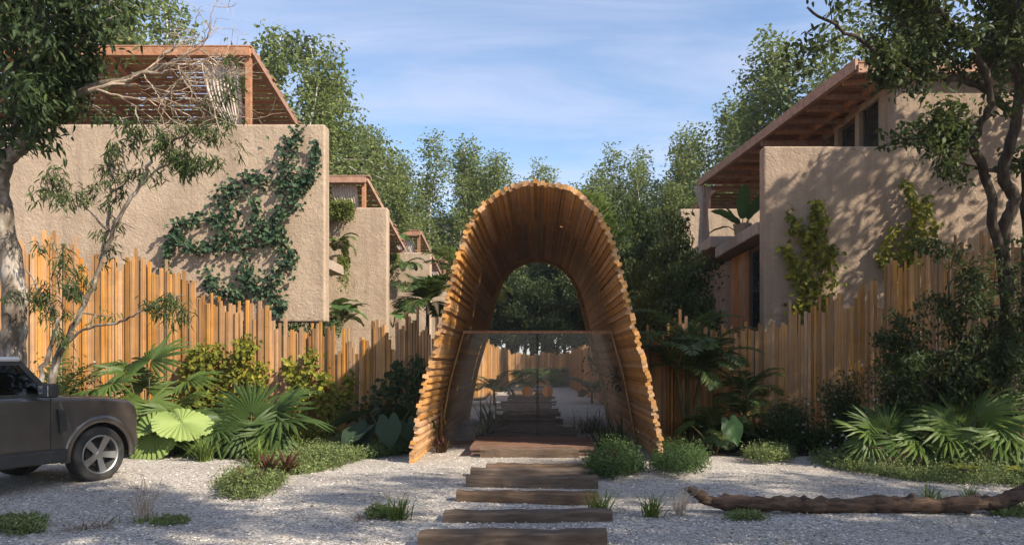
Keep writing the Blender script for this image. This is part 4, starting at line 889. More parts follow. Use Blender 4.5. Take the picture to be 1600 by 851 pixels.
# dark tree on the right, overhanging the top of the picture
rj = np.random.default_rng(77)
st = [(L3([(1578,660),(1575,560),(1573,440),(1568,362),(1584,310),(1568,269),(1589,181),(1589,93),(1580,20),(1590,-90),(1600,-200)], 12.8, 11.4), 0.13, 0.05, 0.68, 24, 1.3),
      (L3([(1572,420),(1553,362),(1545,290),(1522,233),(1530,196),(1548,155),(1530,90),(1490,40),(1450,0),(1390,-60)], 12.5, 10.4), 0.085, 0.03, 0.6, 15, 0.9),
      (L3([(1585,180),(1530,135),(1470,118),(1420,100),(1370,78),(1310,42),(1262,12)], 11.8, 9.9), 0.06, 0.015, 0.25, 15, 0.7),
      (L3([(1589,120),(1540,80),(1480,50),(1430,10),(1400,-30)], 11.7, 10.8), 0.05, 0.02, 0.2, 12, 0.8),
      (L3([(1568,270),(1500,255),(1450,215),(1410,215)], 12.2, 11.4), 0.035, 0.01, 0.4, 9, 0.55),
      (L3([(1522,235),(1500,222),(1478,205),(1455,180)], 11.8, 11.0), 0.03, 0.01, 0.5, 6, 0.5),
      (L3([(1610,640),(1608,440),(1605,320),(1612,200),(1640,80),(1690,-60)], 13.0, 12.6), 0.13, 0.05, 0.5, 24, 1.6),
      (L3([(1590,20),(1660,-120),(1760,-220),(1860,-260)], 11.0, 12.0), 0.08, 0.03, 0.2, 24, 1.8),
      (L3([(1580,0),(1530,-110),(1460,-180),(1400,-240)], 11.0, 9.6), 0.07, 0.02, 0.2, 22, 1.5)]
limb_tree('overhanging_tree', 'dark-trunked tree with crooked stems and glossy leaves overhanging the stepped wall', 'tree', st, 301, 'bark_dark', 'lf_right', (8, 0.12, 0.12, 0.055, (0,0,-0.2), 1), tuple(PX(1578,660,12.8)*[1,1,0]))
# leafy understorey by its trunk
st = [(L3([(1545,675),(1530,600),(1500,520),(1480,450),(1492,395)], 12.4, 12.1), 0.03, 0.008, 0.15, 20, 0.75), (L3([(1560,675),(1570,560),(1550,480),(1560,410)], 12.3, 12.1), 0.03, 0.008, 0.1, 20, 0.75),
      (L3([(1520,675),(1480,610),(1440,560),(1400,520)], 12.6, 12.7), 0.028, 0.008, 0.15, 20, 0.7), (L3([(1580,675),(1600,600),(1590,520),(1605,430)], 12.3, 12.1), 0.03, 0.008, 0.1, 22, 0.75), (L3([(1540,675),(1500,640),(1450,600),(1420,580)], 12.4, 12.3), 0.025, 0.008, 0.1, 20, 0.7), (L3([(1560,675),(1560,640),(1540,580),(1520,560)], 12.3, 12.1), 0.025, 0.008, 0.1, 20, 0.7)]
limb_tree('leafy_bush', 'tall loose dark-leaved bush at the foot of the overhanging tree', 'bush', st, 302, 'bark_dark', 'lf_right', (7, 0.08, 0.105, 0.042, (0,0,-0.3), 1), tuple(PX(1550,690,12.9)*[1,1,0]))
# pale-barked tree behind the car
st = [(L3([(18,690),(22,560),(20,450),(8,350),(-6,270),(-30,180)], 12.6, 12.2), 0.22, 0.12, 0.9, 0, 1),
      (L3([(-4,290),(10,252),(45,215),(85,170),(140,140),(200,122),(262,100),(290,88)], 12.2, 11.4), 0.15, 0.012, 0.9, 0, 1),
      (L3([(85,170),(88,130),(75,60),(60,0),(50,-60)], 12.0, 11.6), 0.06, 0.03, 0.0, 20, 1.0),
      (L3([(-6,270),(-20,100),(-30,-20),(-40,-140)], 12.2, 12.0), 0.12, 0.05, 0.3, 18, 1.3),
      (L3([(-20,100),(40,40),(100,20),(140,-10)], 12.0, 11.2), 0.05, 0.02, 0.1, 17, 0.9),
      (L3([(-30,180),(10,140),(60,110),(110,80),(140,50)], 12.2, 11.4), 0.045, 0.012, 0.1, 18, 0.7),
      (L3([(-10,250),(15,205),(40,175),(90,150)], 12.1, 11.5), 0.03, 0.01, 0.1, 16, 0.55),
      (L3([(-30,-20),(60,-80),(140,-110)], 12, 11), 0.06, 0.02, 0.1, 20, 1.2)]
limb_tree('pale_barked_tree', 'mottled pale-trunked tree behind the car with dark foliage in the top corner', 'tree', st, 303, 'bark_pale', 'lf_dark', (7, 0.13, 0.17, 0.055, (0,0,-0.6), 1), tuple(PX(18,690,12.6)*[1,1,0]))
# bare twiggy bough
r_ = np.random.default_rng(12); st = [(L3([(140,142),(200,124),(262,102),(292,88)], 11.6, 11.4), 0.035, 0.008, 0.5, 0, 1)]
def bare(p, d, l, rad, n_, out, r_):
    P = [p]; 
    for q in range(4): d = unit(d+r_.normal(size=3)*0.22); P.append(P[-1]+d*l/4)
    out.append((P, rad, rad*0.4, 1, 0, 1))
    if n_ > 0:
        for q in range(4): i = r_.integers(1, 5); bare(P[i], unit(d+r_.normal(size=3)*0.75+np.array([0.15,0,0])), l*0.62, rad*0.55, n_-1, out, r_)
for (x, y, dx_, dz_, l) in ((170,133,1,-0.05,1.6),(200,124,0.9,0.45,1.0),(230,112,1,-0.2,1.1),(262,101,1,0.1,1.0),(150,140,1,-0.35,1.7)):
    bare(PX(x, y, 11.5), np.array([dx_, 0, dz_]), l, 0.02, 3, st, r_)
limb_tree('bare_bough', 'bare dry twiggy bough reaching in front of the terrace slats', 'branch', st, 304, 'twig', None, None, tuple(PX(140,142,11.6)))
# narrow-leaved young tree by the car
st = [(L3([(68,690),(80,600),(96,545),(120,500),(150,430),(168,360),(172,300),(170,240)], 12.4, 12.0), 0.07, 0.012, 0.45, 12, 0.5),
      (L3([(70,690),(62,600),(78,545),(88,500),(60,450),(40,420)], 12.2, 11.8), 0.05, 0.012, 0.5, 12, 0.45),
      (L3([(96,545),(130,515),(180,505),(215,490),(240,475),(265,465),(290,462)], 12.2, 11.6), 0.025, 0.006, 0.5, 10, 0.35),
      (L3([(110,515),(130,470),(100,420),(80,370)], 12.0, 11.8), 0.02, 0.006, 0.4, 12, 0.4),
      (L3([(165,390),(185,340),(220,290),(240,245),(280,215),(320,200),(350,190)], 12.0, 11.4), 0.035, 0.008, 0.55, 20, 0.45),
      (L3([(220,290),(250,262),(290,255),(330,260)], 11.8, 11.4), 0.02, 0.005, 0.35, 18, 0.35),
      (L3([(168,360),(140,330),(110,300),(70,285)], 12.0, 11.8), 0.02, 0.006, 0.4, 14, 0.4),
      (L3([(300,208),(340,170),(360,130),(352,95)], 11.5, 11.2), 0.012, 0.004, 0.2, 7, 0.3),
      (L3([(172,300),(200,280),(190,230),(215,205)], 12.0, 11.8), 0.015, 0.005, 0.3, 12, 0.35)]
limb_tree('narrow_leaved_tree', 'young tree with narrow drooping leaves in front of the ivy wall', 'tree', st, 305, 'bark_pale', 'lf_willow', (3, 0.06, 0.15, 0.022, (0.1,0,-0.9), 1), tuple(PX(70,690,12.4)*[1,1,0]))

# trees standing out of view that shade the forecourt
big_shape = lambda t: BIGR*math.sqrt(max(0.05, 1-(t*1.4-0.5)**2))
BIGR = 3.4
shade = [tree_proto('shade_tree', 'bark_dark', 'lf_dark', seed=280+k, H=11, tr=0.22, lo=0.45, shape=big_shape, nl=17, up=0.45, droop=0.15, ntw=7, nleaf=26, L=0.24, W=0.12, spread=(0.36,0.36,0.26), wob=0.8) for k in range(2)]
BIGR = 1.9
shade.append(tree_proto('shade_tree', 'bark_dark', 'lf_dark', seed=284, H=11, tr=0.2, lo=0.58, shape=big_shape, nl=26, up=0.4, droop=0.1, ntw=8, nleaf=16, L=0.24, W=0.12, spread=(0.32,0.32,0.24), wob=0.6))
for k, (X, Y, s, pk, lab) in enumerate(SHADE):
    plant_tree('shade_tree', lab, 'tree', shade[pk], (X, Y, -0.05), k*1.7, s, None, 'trees around the forecourt')
# ------------------------------------------------------------------ climbing plants
def climber(name, label, cat, lines, D, leafm, dens, sp, L, W, seed, out=0.08, group=None, outn=(0,-1,0.3), kind=0, yfun=None):
    """lines: pixel polylines (x, y, half width) on a wall at depth D"""
    r_ = np.random.default_rng(seed); gt, gl = Geo(), Geo(); PP, n0 = [], None; base = None
    for ln in lines:
        a = np.array(ln, float); P = smooth_path(np.column_stack([a[:, 0], a[:, 1], a[:, 2]]), 6)
        Dv = D if yfun is None else np.array([yfun(q) for q in P[:, 0]])
        W3 = np.stack([(P[:, 0]-CX)*Dv/F, Dv*np.ones(len(P))-0.025, CAMZ-(P[:, 1]-CY)*Dv/F], -1)
        tube(gt, W3, np.linspace(0.014, 0.005, len(W3)), 5, cap=False)
        lenm = np.linalg.norm(np.diff(W3, axis=0), axis=1).sum(); n_ = int(dens*lenm*(0.4+P[:, 2].mean()/18)); i = r_.random(n_)*(len(P)-1); k = i.astype(int); f = (i-k)[:, None]
        c = W3[k]+(W3[np.minimum(k+1, len(W3)-1)]-W3[k])*f; hw = P[k, 2]*(D if yfun is None else Dv[k])/F
        c = c+np.stack([r_.normal(size=n_)*hw*0.6, -np.abs(r_.normal(size=n_))*out-0.02, r_.normal(size=n_)*hw*0.6], -1)
        PP.append(c)
        for q in range(int(n_*0.04)):
            s_ = W3[k[q]]; tube(gt, [s_, (s_+c[q])/2+[0,-0.02,0.02], c[q]], [0.006,0.004,0.002], 4, cap=False)
    P = np.concatenate(PP); n_ = len(P); A = unit(r_.normal(size=(n_, 3))*[0.9,0.35,0.6]+[0,-0.25,-0.55]); Nn = unit(np.asarray(outn)+r_.normal(size=(n_, 3))*0.45)
    (leaves6 if kind else leaves)(gl, P, A, Nn, L*r_.uniform(0.6, 1.25, n_), W*r_.uniform(0.6, 1.2, n_))
    b = P[np.argmin(P[:, 2])]; t = thing(name, label, cat, tuple(b), group=group); link('stem', gt.mesh('stem', M['stem'], True, b), t); link('foliage', gl.mesh('foliage', M[leafm], False, b), t, kind='stuff'); return t
climber('ivy', 'dark green ivy climbing the blank wall of the pale stucco house', 'ivy', [
    [(430,490,10),(440,470,12),(425,440,14),(450,415,12),(452,395,10),(440,375,14),(432,345,12),(450,325,14),(468,305,12),(485,280,9),(495,250,5),(494,225,4)],
    [(468,206,10),(458,225,17),(448,250,20),(450,272,20),(470,284,13),(485,275,9)], [(468,300,9),(430,288,9),(400,280,9),(388,275,6)],
    [(368,288,10),(360,305,17),(350,325,18),(352,350,18),(372,365,13)], [(350,340,14),(320,345,11),(290,348,9),(275,365,8),(264,390,6),(264,430,5)],
    [(275,372,8),(305,388,10),(340,384,14),(380,378,16),(415,372,14),(445,368,10)], [(322,425,8),(345,450,14),(372,462,12),(385,440,10),(384,400,12)], [(430,462,10),(400,450,8),(390,420,9)], [(395,300,8),(402,335,9),(412,365,11)]],
    17.98, 'lf_ivy', 105, 0.1, 0.13, 0.115, 401, 0.09, kind=0)
climber('wall_vine', 'yellow-green bushy vine at the corner side of the stepped stucco wall', 'vine', [
    [(1262,500,24),(1258,460,26),(1265,420,24),(1272,380,16),(1275,345,10),(1272,315,6)], [(1250,440,14),(1235,410,9),(1222,385,6)], [(1268,385,9),(1245,360,7),(1225,335,5)], [(1285,440,14),(1292,410,9),(1300,390,5)], [(1240,490,16),(1262,480,22),(1290,470,16)]], 16.97, 'lf_vine', 125, 0.1, 0.15, 0.12, 402, 0.16, 'vines on the stepped wall')
climber('wall_vine', 'sparser yellow vine with long shoots in the middle of the stepped stucco wall', 'vine', [
    [(1385,440,12),(1392,405,11),(1412,375,9),(1428,345,7),(1418,310,5),(1405,283,6)], [(1410,420,9),(1425,390,7),(1440,340,5),(1440,305,4)], [(1415,425,9),(1440,385,6),(1458,350,5)], [(1372,420,6),(1382,380,4),(1400,350,3)]], 16.97, 'lf_vine', 95, 0.1, 0.15, 0.12, 403, 0.13, 'vines on the stepped wall')
fy = lambda x: float(np.interp(x, [20,100,200,290,480,560,650,690], [16.0,16.4,16.7,16.8,16.8,16.6,16.2,15.4]))-0.06
climber('fence_vine', 'bushy yellow-green vine spreading low over the golden fence', 'vine', [
    [(300,650,20),(315,610,22),(330,570,18),(345,545,10)], [(345,640,24),(365,590,24),(385,555,16),(395,535,7)], [(290,600,12),(310,560,9),(320,540,5)], [(400,640,20),(405,600,16),(412,570,9)], [(330,640,20),(380,620,22)]], 16.7, 'lf_vine', 165, 0.1, 0.13, 0.11, 404, 0.22, 'vines on the golden fence', yfun=fy)
climber('fence_vine', 'narrow upright vine with long shadows on the golden fence', 'vine', [
    [(475,650,18),(478,610,16),(485,580,11),(490,548,6)], [(500,650,14),(505,610,8),(512,580,4)], [(462,620,9),(460,585,6),(455,560,4)]], 16.7, 'lf_vine', 150, 0.1, 0.13, 0.11, 405, 0.2, 'vines on the golden fence', yfun=fy)
climber('fence_vine', 'small vine on the golden fence where the arch shadow begins', 'vine', [[(540,650,14),(545,615,11),(552,585,5)], [(525,650,12),(528,620,7),(520,590,4)]], 16.6, 'lf_vine', 140, 0.1, 0.12, 0.10, 406, 0.18, 'vines on the golden fence', yfun=fy)
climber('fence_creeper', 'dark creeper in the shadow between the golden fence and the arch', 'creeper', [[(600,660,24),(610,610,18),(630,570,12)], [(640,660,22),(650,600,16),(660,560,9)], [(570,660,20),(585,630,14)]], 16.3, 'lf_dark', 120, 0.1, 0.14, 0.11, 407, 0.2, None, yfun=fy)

# ------------------------------------------------------------------ palms and big-leaved plants (each frond a part)
def xf(V, base, az, el, roll=0.0):
    """local x-axis leaf -> direction az/el, then to base"""
    mt = Matrix.Rotation(az, 3, 'Z') @ Matrix.Rotation(-el, 3, 'Y') @ Matrix.Rotation(roll, 3, 'X')
    return np.asarray(V) @ np.array(mt).T + np.asarray(base)
def fan_verts(R_, n=26, arc=R(300), pleat=0.035, split=0.55, droop=0.25, cup=0.12, wave=0.0, r_=None, full=False):
    V, f = [], []; da = arc/n
    for k in range(n):
        a0 = -arc/2+k*da; a1 = a0+da; am = (a0+a1)/2; Rk = R_*(0.80+0.20*math.cos(am*0.5))*(1+(r_.normal()*0.03 if r_ is not None else 0)); st_ = [0.04*R_, 0.3*Rk, split*Rk, (split+1)*0.5*Rk, Rk]; b = len(V)
        dr = droop*(1+(0.35*r_.normal() if r_ is not None and not full else 0))
        for q, rd in enumerate(st_):
            t = rd/R_; zc = cup*R_*t-dr*R_*max(0, t-0.25)**2*1.6+wave*R_*math.sin(am*5)*t**3
            wf = [1, 1, 1, 0.72, 0.06][q] if not full else [1, 1, 1, 1, 0.93][q]
            for aa, pz in ((am-da/2*wf, -pleat*R_*min(1, t*2)*wf), (am, pleat*R_*min(1, t*2)*wf*0.5), (am+da/2*wf, -pleat*R_*min(1, t*2)*wf)):
                V.append((rd*math.cos(aa), rd*math.sin(aa), zc+pz))
        for q in range(4):
            for c in (0, 1): f.append([b+q*3+c, b+q*3+c+1, b+(q+1)*3+c+1, b+(q+1)*3+c])
    return np.array(V), f
def fan_frond(parent, r_, base, az, el, pet, R_, tilt, mat, off_el=None, full=False, droop=0.42, n=28, arc=300):
    g = Geo(); d = np.array([math.cos(az)*math.cos(el), math.sin(az)*math.cos(el), math.sin(el)]); hub = np.asarray(base)+d*pet+np.array([0,0,-0.08*pet])
    tube(g, smooth_path([base, np.asarray(base)+d*pet*0.5+[0,0,0.04*pet], hub], 4), np.linspace(0.016, 0.009, 9), 5, m=1)
    V, f = fan_verts(R_, n, R(arc), 0.03 if not full else 0.032, 0.42 if not full else 0.7, droop, 0.12 if not full else 0.05, 0.03 if full else 0, r_, full)
    g.add(xf(V, hub, az, tilt, r_.normal()*0.15), f, 0); return link('frond', g.mesh('frond', [M[mat], M['stem']]), parent)
def fan_palm(label, loc, specs, seed, mat='fr_fan', n_rand=0, R0=0.6, pet0=0.8, group='fan palms', zbase=0.05, elr=(0.3, 1.2), arc=290):
    r_ = np.random.default_rng(seed); t = thing('fan_palm', label, 'palm', loc, group=group); g = Geo(); tube(g, [(0,0,-0.1),(0,0,zbase+0.05)], [0.09,0.06], 8); link('trunk', g.mesh('trunk', M['bark_dark'], True), t)
    for (az, el, pet, R_, tilt) in specs: fan_frond(t, r_, (0,0,zbase), R(az), R(el), pet, R_, R(tilt), mat, arc=arc)
    for k in range(2 if specs else 0):
        fan_frond(t, r_, (0,0,zbase), R(-100+70*k+r_.uniform(-30,30)), R(22), 0.45, 0.45, R(-62), 'fr_dead', arc=200, droop=0.7, n=18)
    for k in range(n_rand):
        az = k*2.399+r_.uniform(-.3,.3); el = r_.uniform(*elr); fan_frond(t, r_, (0,0,zbase), az, el, pet0*r_.uniform(0.7,1.15), R0*r_.uniform(0.8,1.15), el-R(55)+r_.normal()*0.2, mat, arc=arc, droop=0.3)
    return t
def pinnate(g, r_, base, az, el, Ln, curve, lw, ll, nl=26, m=0, vshape=0.5, droop=0.35):
    """feather frond from base; returns nothing"""
    k = 14; P = [np.asarray(base, float)]; e = el; h = np.array([math.cos(az), math.sin(az), 0])
    for q in range(k): P.append(P[-1]+(h*math.cos(e)+np.array([0,0,1.])*math.sin(e))*Ln/k); e -= curve/k*(0.5+q/k)
    P = np.array(P); tube(g, P, np.linspace(0.018, 0.004, k+1)*max(1, Ln/1.6), 5, m=1); T = unit(np.gradient(P, axis=0)); S = unit(np.cross(T, [0,0,1])); U = np.cross(S, T)
    f = np.linspace(0.16, 0.985, nl); i = f*k; a = np.minimum(i.astype(int), k-1); w = (i-a)[:, None]; B = P[a]*(1-w)+P[np.minimum(a+1, k)]*w
    for s in (-1, 1):
        env = np.sin(np.clip(f*0.93+0.09, 0, 1)*np.pi)**0.6; A = T[a]*(0.45+0.5*f[:, None])+s*S[a]*1.0+U[a]*vshape*0.5+r_.normal(size=(nl, 3))*0.08; A = unit(A)
        leaves6(g, B, A, U[a]+s*S[a]*-0.3, ll*env*r_.uniform(0.85,1.1,nl), lw*np.ones(nl), 0.1, droop, m=m)
def feather_palm(label, loc, n, Ln, seed, mat='fr_palm', trunk_h=0.0, lw=0.045, ll=0.38, el=(0.6,1.35), curve=1.5, stems=1, group='feather palms', nl=26, tr=0.05, name='feather_palm'):
    r_ = np.random.default_rng(seed); t = thing(name, label, 'palm', loc, group=group)
    for s in range(stems):
        a = r_.uniform(0, 6.28); th = trunk_h*r_.uniform(0.55, 1) if stems > 1 else trunk_h; ln = 0.18*th*(stems > 1); top = np.array([math.cos(a)*ln, math.sin(a)*ln, th]); b0 = np.array([math.cos(a)*0.06*(stems > 1), math.sin(a)*0.06*(stems > 1), -0.08])
        g = Geo(); tube(g, smooth_path([b0, (b0+top)/2*[0.8,0.8,1], top+[0,0,0.02]], 4), np.linspace(tr*1.2, tr*0.8, 9), 8); link('stem', g.mesh('stem', M['stem'] if trunk_h < 3 else M['bark_dark'], True), t)
        for k in range(n):
            g = Geo(); pinnate(g, r_, top, a+k*2.399+r_.uniform(-.3,.3), r_.uniform(*el), Ln*r_.uniform(0.75,1.1), curve*r_.uniform(0.7,1.2), lw, ll, nl); link('frond', g.mesh('frond', [M[mat], M['stem']]), t)
    return t
def blade_leaf(shape, Ln, nseg=10, droop=0.5, fold=0.18, wav=0.03):
    """shape(t) half width; grid leaf along +x"""
    V, f = [], []; x, z, e = 0.0, 0.0, 0.0; nv = 7
    for q in range(nseg+1):
        t = q/nseg; w = shape(t)
        for c in range(nv):
            s = (c/(nv-1)-0.5)*2; xo = 0
            if t < 0.02 and shape(0) > 0.1: xo = -0.22*Ln*(1-abs(abs(s)-0.6))*(abs(s) > 0.15)
            V.append((x+xo, s*w, z+abs(s)*w*fold+wav*math.sin(c*1.7+q*1.3)*w))
        x += Ln/nseg*math.cos(e); z -= Ln/nseg*math.sin(e); e += droop/nseg
    for q in range(nseg):
        for c in range(nv-1): f.append([q*nv+c, q*nv+c+1, (q+1)*nv+c+1, (q+1)*nv+c])
    return np.array(V), f
heart = lambda Ln: (lambda t: Ln*0.40*(math.sin(math.pi*min(1, t*0.74+0.26))**1.25) if t < 0.99 else 0.004)
paddle = lambda Ln: (lambda t: Ln*0.19*math.sin(math.pi*min(1, t*0.9+0.06))**0.6 if t < 0.99 else 0.004)
strapf = lambda w: (lambda t: w*(0.5+0.5*math.sin(math.pi*min(1, t*0.8+0.2))) if t < 0.99 else 0.003)
def leafy_plant(name, label, cat, loc, specs, mat, kind, seed, group=None, mats2='stem'):
    """specs: (az, el, petiole, leaf length, leaf tilt, roll)"""
    r_ = np.random.default_rng(seed); t = thing(name, label, cat, loc, group=group)
    for (az, el, pet, Ln, tilt, roll) in specs:
        az, el, tilt, roll = R(az), R(el), R(tilt), R(roll); g = Geo(); d = np.array([math.cos(az)*math.cos(el), math.sin(az)*math.cos(el), math.sin(el)]); hub = d*pet
        tube(g, smooth_path([(0,0,-0.05), d*pet*0.5+[0,0,0.05*pet], hub], 4), np.linspace(0.02, 0.011, 9)*max(1, Ln), 6, m=1)
        V, f = blade_leaf({'heart': heart, 'paddle': paddle}[kind](Ln), Ln, 12, 0.55*r_.uniform(0.6,1.3), 0.25, 0.07); g.add(xf(V, hub, az, tilt, roll), f, 0)
        link('leaf', g.mesh('leaf', [M[mat], M[mats2]], True), t)
    return t

# left bed
b = GND(232, 694)*1.0; b[1] = 14.6; b[0] = XD(228, 14.6)
fan_palm('tall fan palm with a round crown leaf in front of the golden fence', tuple(b), [(85,85,1.85,0.85,45),(150,68,1.75,0.72,30),(230,66,1.5,0.7,-35),(20,62,1.6,0.70,25),(-60,58,1.15,0.7,-45),(190,55,1.5,0.72,-10),(-35,42,1.2,0.66,-40),(235,42,0.95,0.65,-50),(300,42,0.8,0.6,-55),(120,60,1.4,0.7,45),(170,38,1.1,0.68,-20),(60,50,1.2,0.65,30)], 501)
b = np.array([XD(392, 13.9), 13.9, 0.0])
fan_palm('low spreading fan palm with bent fronds beside the vine', tuple(b), [(-8,42,0.85,0.95,10),(20,62,0.85,0.95,48),(165,50,0.8,0.85,25),(-75,45,0.75,0.8,-48),(215,38,0.75,0.8,-30),(-35,32,0.8,0.75,-40),(-125,36,0.55,0.7,-55),(110,66,0.8,0.85,60),(60,50,0.8,0.85,45)], 502, 'fr_fan_dark')
t = thing('pleated_palm', 'low palm with two big pale round pleated leaves beside the car wheel', 'palm', (XD(268,13.6),13.6,0), group='fan palms'); r_ = np.random.default_rng(5)
g = Geo(); tube(g, [(0,0,-0.1),(0,0,0.1)], [0.07,0.05], 8); link('trunk', g.mesh('trunk', M['bark_dark'], True), t)
for az, el, pet, R_, tilt in ((-118,48,0.52,0.58,-58),(-38,58,0.72,0.56,-28),(200,45,0.6,0.45,-20),(60,50,0.6,0.45,10)):
    fan_frond(t, r_, (0,0,0.08), R(az), R(el), pet, R_, R(tilt), 'fr_light', full=True, droop=0.12, n=30, arc=345)
# right bed: sunlit fan palms
b = np.array([XD(1388, 12.0), 12.0, 0.15]); fan_palm('fan palm with stiff sunlit fronds over the ground cover, nearer the white-flowered shrubs', tuple(b), [(-8,40,0.45,0.59,-15),(160,48,0.49,0.57,30),(80,72,0.49,0.57,62),(35,58,0.49,0.57,45),(-60,45,0.37,0.56,-45),(-125,45,0.37,0.54,-50),(200,35,0.45,0.53,-25),(-30,30,0.45,0.56,-38),(120,62,0.49,0.57,52)], 503)
b = np.array([XD(1512, 11.8), 11.8, 0.22]); fan_palm('large bright fan palm with long arching fronds near the picture edge', tuple(b), [(0,48,0.61,0.78,22),(32,64,0.66,0.78,58),(165,45,0.49,0.7,20),(-45,38,0.49,0.7,-38),(-95,45,0.41,0.66,-50),(-15,32,0.66,0.74,-28),(200,38,0.45,0.61,-28),(90,64,0.57,0.7,55),(130,60,0.57,0.66,45)], 504)
fan_palm('fan palm seen through the gate before the far fence', (-0.6,51,0), [], 505, n_rand=12, R0=0.9, pet0=1.5, group='fan palms beyond the gate')
fan_palm('second fan palm through the gate, right of the far path end', (1.1,52,0), [], 506, n_rand=12, R0=0.9, pet0=1.5, group='fan palms beyond the gate')
# feather palms
feather_palm('dark clumped feather palm beside the shaded flank of the arch', (XD(1075,15.0),15.0,0), 8, 1.6, 511, trunk_h=2.1, stems=4, lw=0.045, ll=0.42, el=(0.3,1.35), curve=1.8)
feather_palm('smaller feather palm in front of the shaded slat fence', (XD(1165,14.7),14.7,0), 9, 1.0, 512, trunk_h=1.05, stems=2, lw=0.035, ll=0.32, el=(0.2,1.3), curve=1.7)
feather_palm('low dark feather palm at the foot of the shaded fence', (XD(1120,14.5),14.5,0), 10, 0.9, 513, trunk_h=0.3, stems=2, lw=0.035, ll=0.3, el=(0.3,1.3), curve=1.6)
feather_palm('dark feather palm against the third stucco house', (XD(668,18.6),18.6,0), 13, 1.3, 514, trunk_h=3.15, lw=0.05, ll=0.5, el=(0.2,1.45), curve=1.7, nl=30)
feather_palm('tall feather palm whose bright crown stands above the shaded flank of the arch', (XD(952,29),29,0), 15, 3.3, 515, 'fr_bright', trunk_h=5.9, lw=0.085, ll=0.85, el=(0.2,1.4), curve=1.5, nl=34, tr=0.11)
feather_palm('feather palm peeking past the sunny flank of the arch', (XD(728,29),29,0), 13, 2.3, 516, 'fr_bright', trunk_h=4.9, lw=0.075, ll=0.7, el=(0.1,1.3), curve=1.5, nl=30, tr=0.1)
feather_palm('arching feather palm between the car and the golden fence', (XD(62,14.2),14.2,0), 7, 2.1, 517, 'fr_fan', trunk_h=0.3, lw=0.05, ll=0.3, el=(0.75,1.3), curve=1.3, nl=26)
feather_palm('small feather palm beside the sunlit inner fence', (XD(772,30),30,0), 10, 1.4, 518, 'fr_palm', trunk_h=0.5, lw=0.05, ll=0.4, el=(0.3,1.3), curve=1.6, group='palms beyond the gate')
feather_palm('small feather palm beside the shaded inner fence', (XD(925,31),31,0), 10, 1.5, 519, 'fr_palm', trunk_h=0.4, lw=0.05, ll=0.4, el=(0.3,1.3), curve=1.6, group='palms beyond the gate')
# elephant ears
leafy_plant('elephant_ear_plant', 'big heart-leaved plant in the shadow left of the arch', 'plant', (XD(605,14.4),14.4,0), [(-75,56,0.75,0.62,-55,12),(15,60,0.9,0.75,-30,-18),(190,50,0.85,0.8,-14,14),(150,58,0.85,0.7,-15,0),(-30,45,0.75,0.62,-48,25),(228,42,0.7,0.68,-25,-12),(80,65,0.85,0.7,-25,0),(-130,40,0.6,0.6,-40,-15)], 'fr_ear', 'heart', 521)
leafy_plant('elephant_ear_plant', 'heart-leaved plant with one pale hanging leaf at the foot of the dark feather palm', 'plant', (XD(1118,14.0),14.0,0), [(-60,60,0.72,0.5,-62,35),(20,50,0.75,0.5,-20,0),(180,48,0.7,0.6,-30,0),(100,55,0.7,0.5,-20,0)], 'fr_ban', 'heart', 522)
leafy_plant('paddle_leaf_plant', 'potted plant with big upright paddle leaves on the shaded terrace', 'plant', (5.42,19.6,5.02), [(-100,80,0.5,0.95,66,10),(-170,62,0.5,0.75,35,20),(-50,70,0.5,0.85,55,-20),(175,40,0.45,0.65,-5,0),(0,70,0.5,0.8,50,0),(-130,55,0.4,0.65,15,10),(150,72,0.5,0.8,55,0)], 'fr_ban', 'paddle', 523)
g = Geo(); lathe(g, [(-0.0,0.0001)]+[(0,0.16)], 20) if False else None
pot = thing('plant_pot', 'grey concrete pot holding the paddle-leaved plant on the terrace', 'pot', (5.42,19.6,5.02))
g = Geo(); th = np.linspace(0, 2*np.pi, 20, endpoint=False); V = []
for rd, z in ((0.15,0.0),(0.2,0.06),(0.24,0.34),(0.25,0.36),(0.22,0.36),(0.2,0.3)): V += [(rd*math.cos(a), rd*math.sin(a), z) for a in th]
i = np.arange(5)[:, None]*20; j = np.arange(20)[None]; g.add(V, np.stack([i+j, i+(j+1) % 20, i+20+(j+1) % 20, i+20+j], -1).reshape(-1, 4)); g.f.append((np.array([list(range(100,120))]), 0)); link('pot_body', g.mesh('pot_body', M['concrete'], True), pot)
# plants on the planters between the left houses
for k, (x, y, D, s, lab, specs) in enumerate([(522,505,24.6,1.2,'broad-leaved plant on the low ledge beside the ivy wall',None),(618,385,34.3,1.05,'broad light leaves spilling from the planter of the second house',None),(614,510,34.0,1.1,'broad-leaved plant low between the second and third house',None)]):
    sp = [(az_, el_, 0.55*s, 0.75*s, tl_, 0) for az_, el_, tl_ in ((-60,60,-10),(0,50,-20),(-120,55,-15),(180,50,-20),(60,65,0),(-20,75,20))]
    leafy_plant('broadleaf_plant', lab, 'plant', tuple(PX(x, y, D)), sp, 'fr_ban', 'heart', 530+k, 'plants on the balcony planters')
def hanging(label, x, y, D, w, drop, seed, n, mat, L, W, cat='trailing plant', dy=0.5):
    r_ = np.random.default_rng(seed); g = Geo(); b = PX(x, y, D); P = np.stack([r_.uniform(-w/2, w/2, n), r_.uniform(-dy, 0, n), -drop*r_.random(n)**1.4*(0.6+0.4*np.sin(r_.uniform(0,6,n)))+0.12*np.abs(r_.normal(size=n))], -1)
    leaves(g, P, rand_unit(r_, n, (0,-0.3,-0.9)), rand_unit(r_, n, (0,-1,0.6)), L*r_.uniform(.6,1.2,n), W*r_.uniform(.6,1.2,n)); t = thing('trailing_plant', label, cat, tuple(b), group='plants on the balcony planters'); link('foliage', g.mesh('foliage', M[mat]), t, kind='stuff'); return t
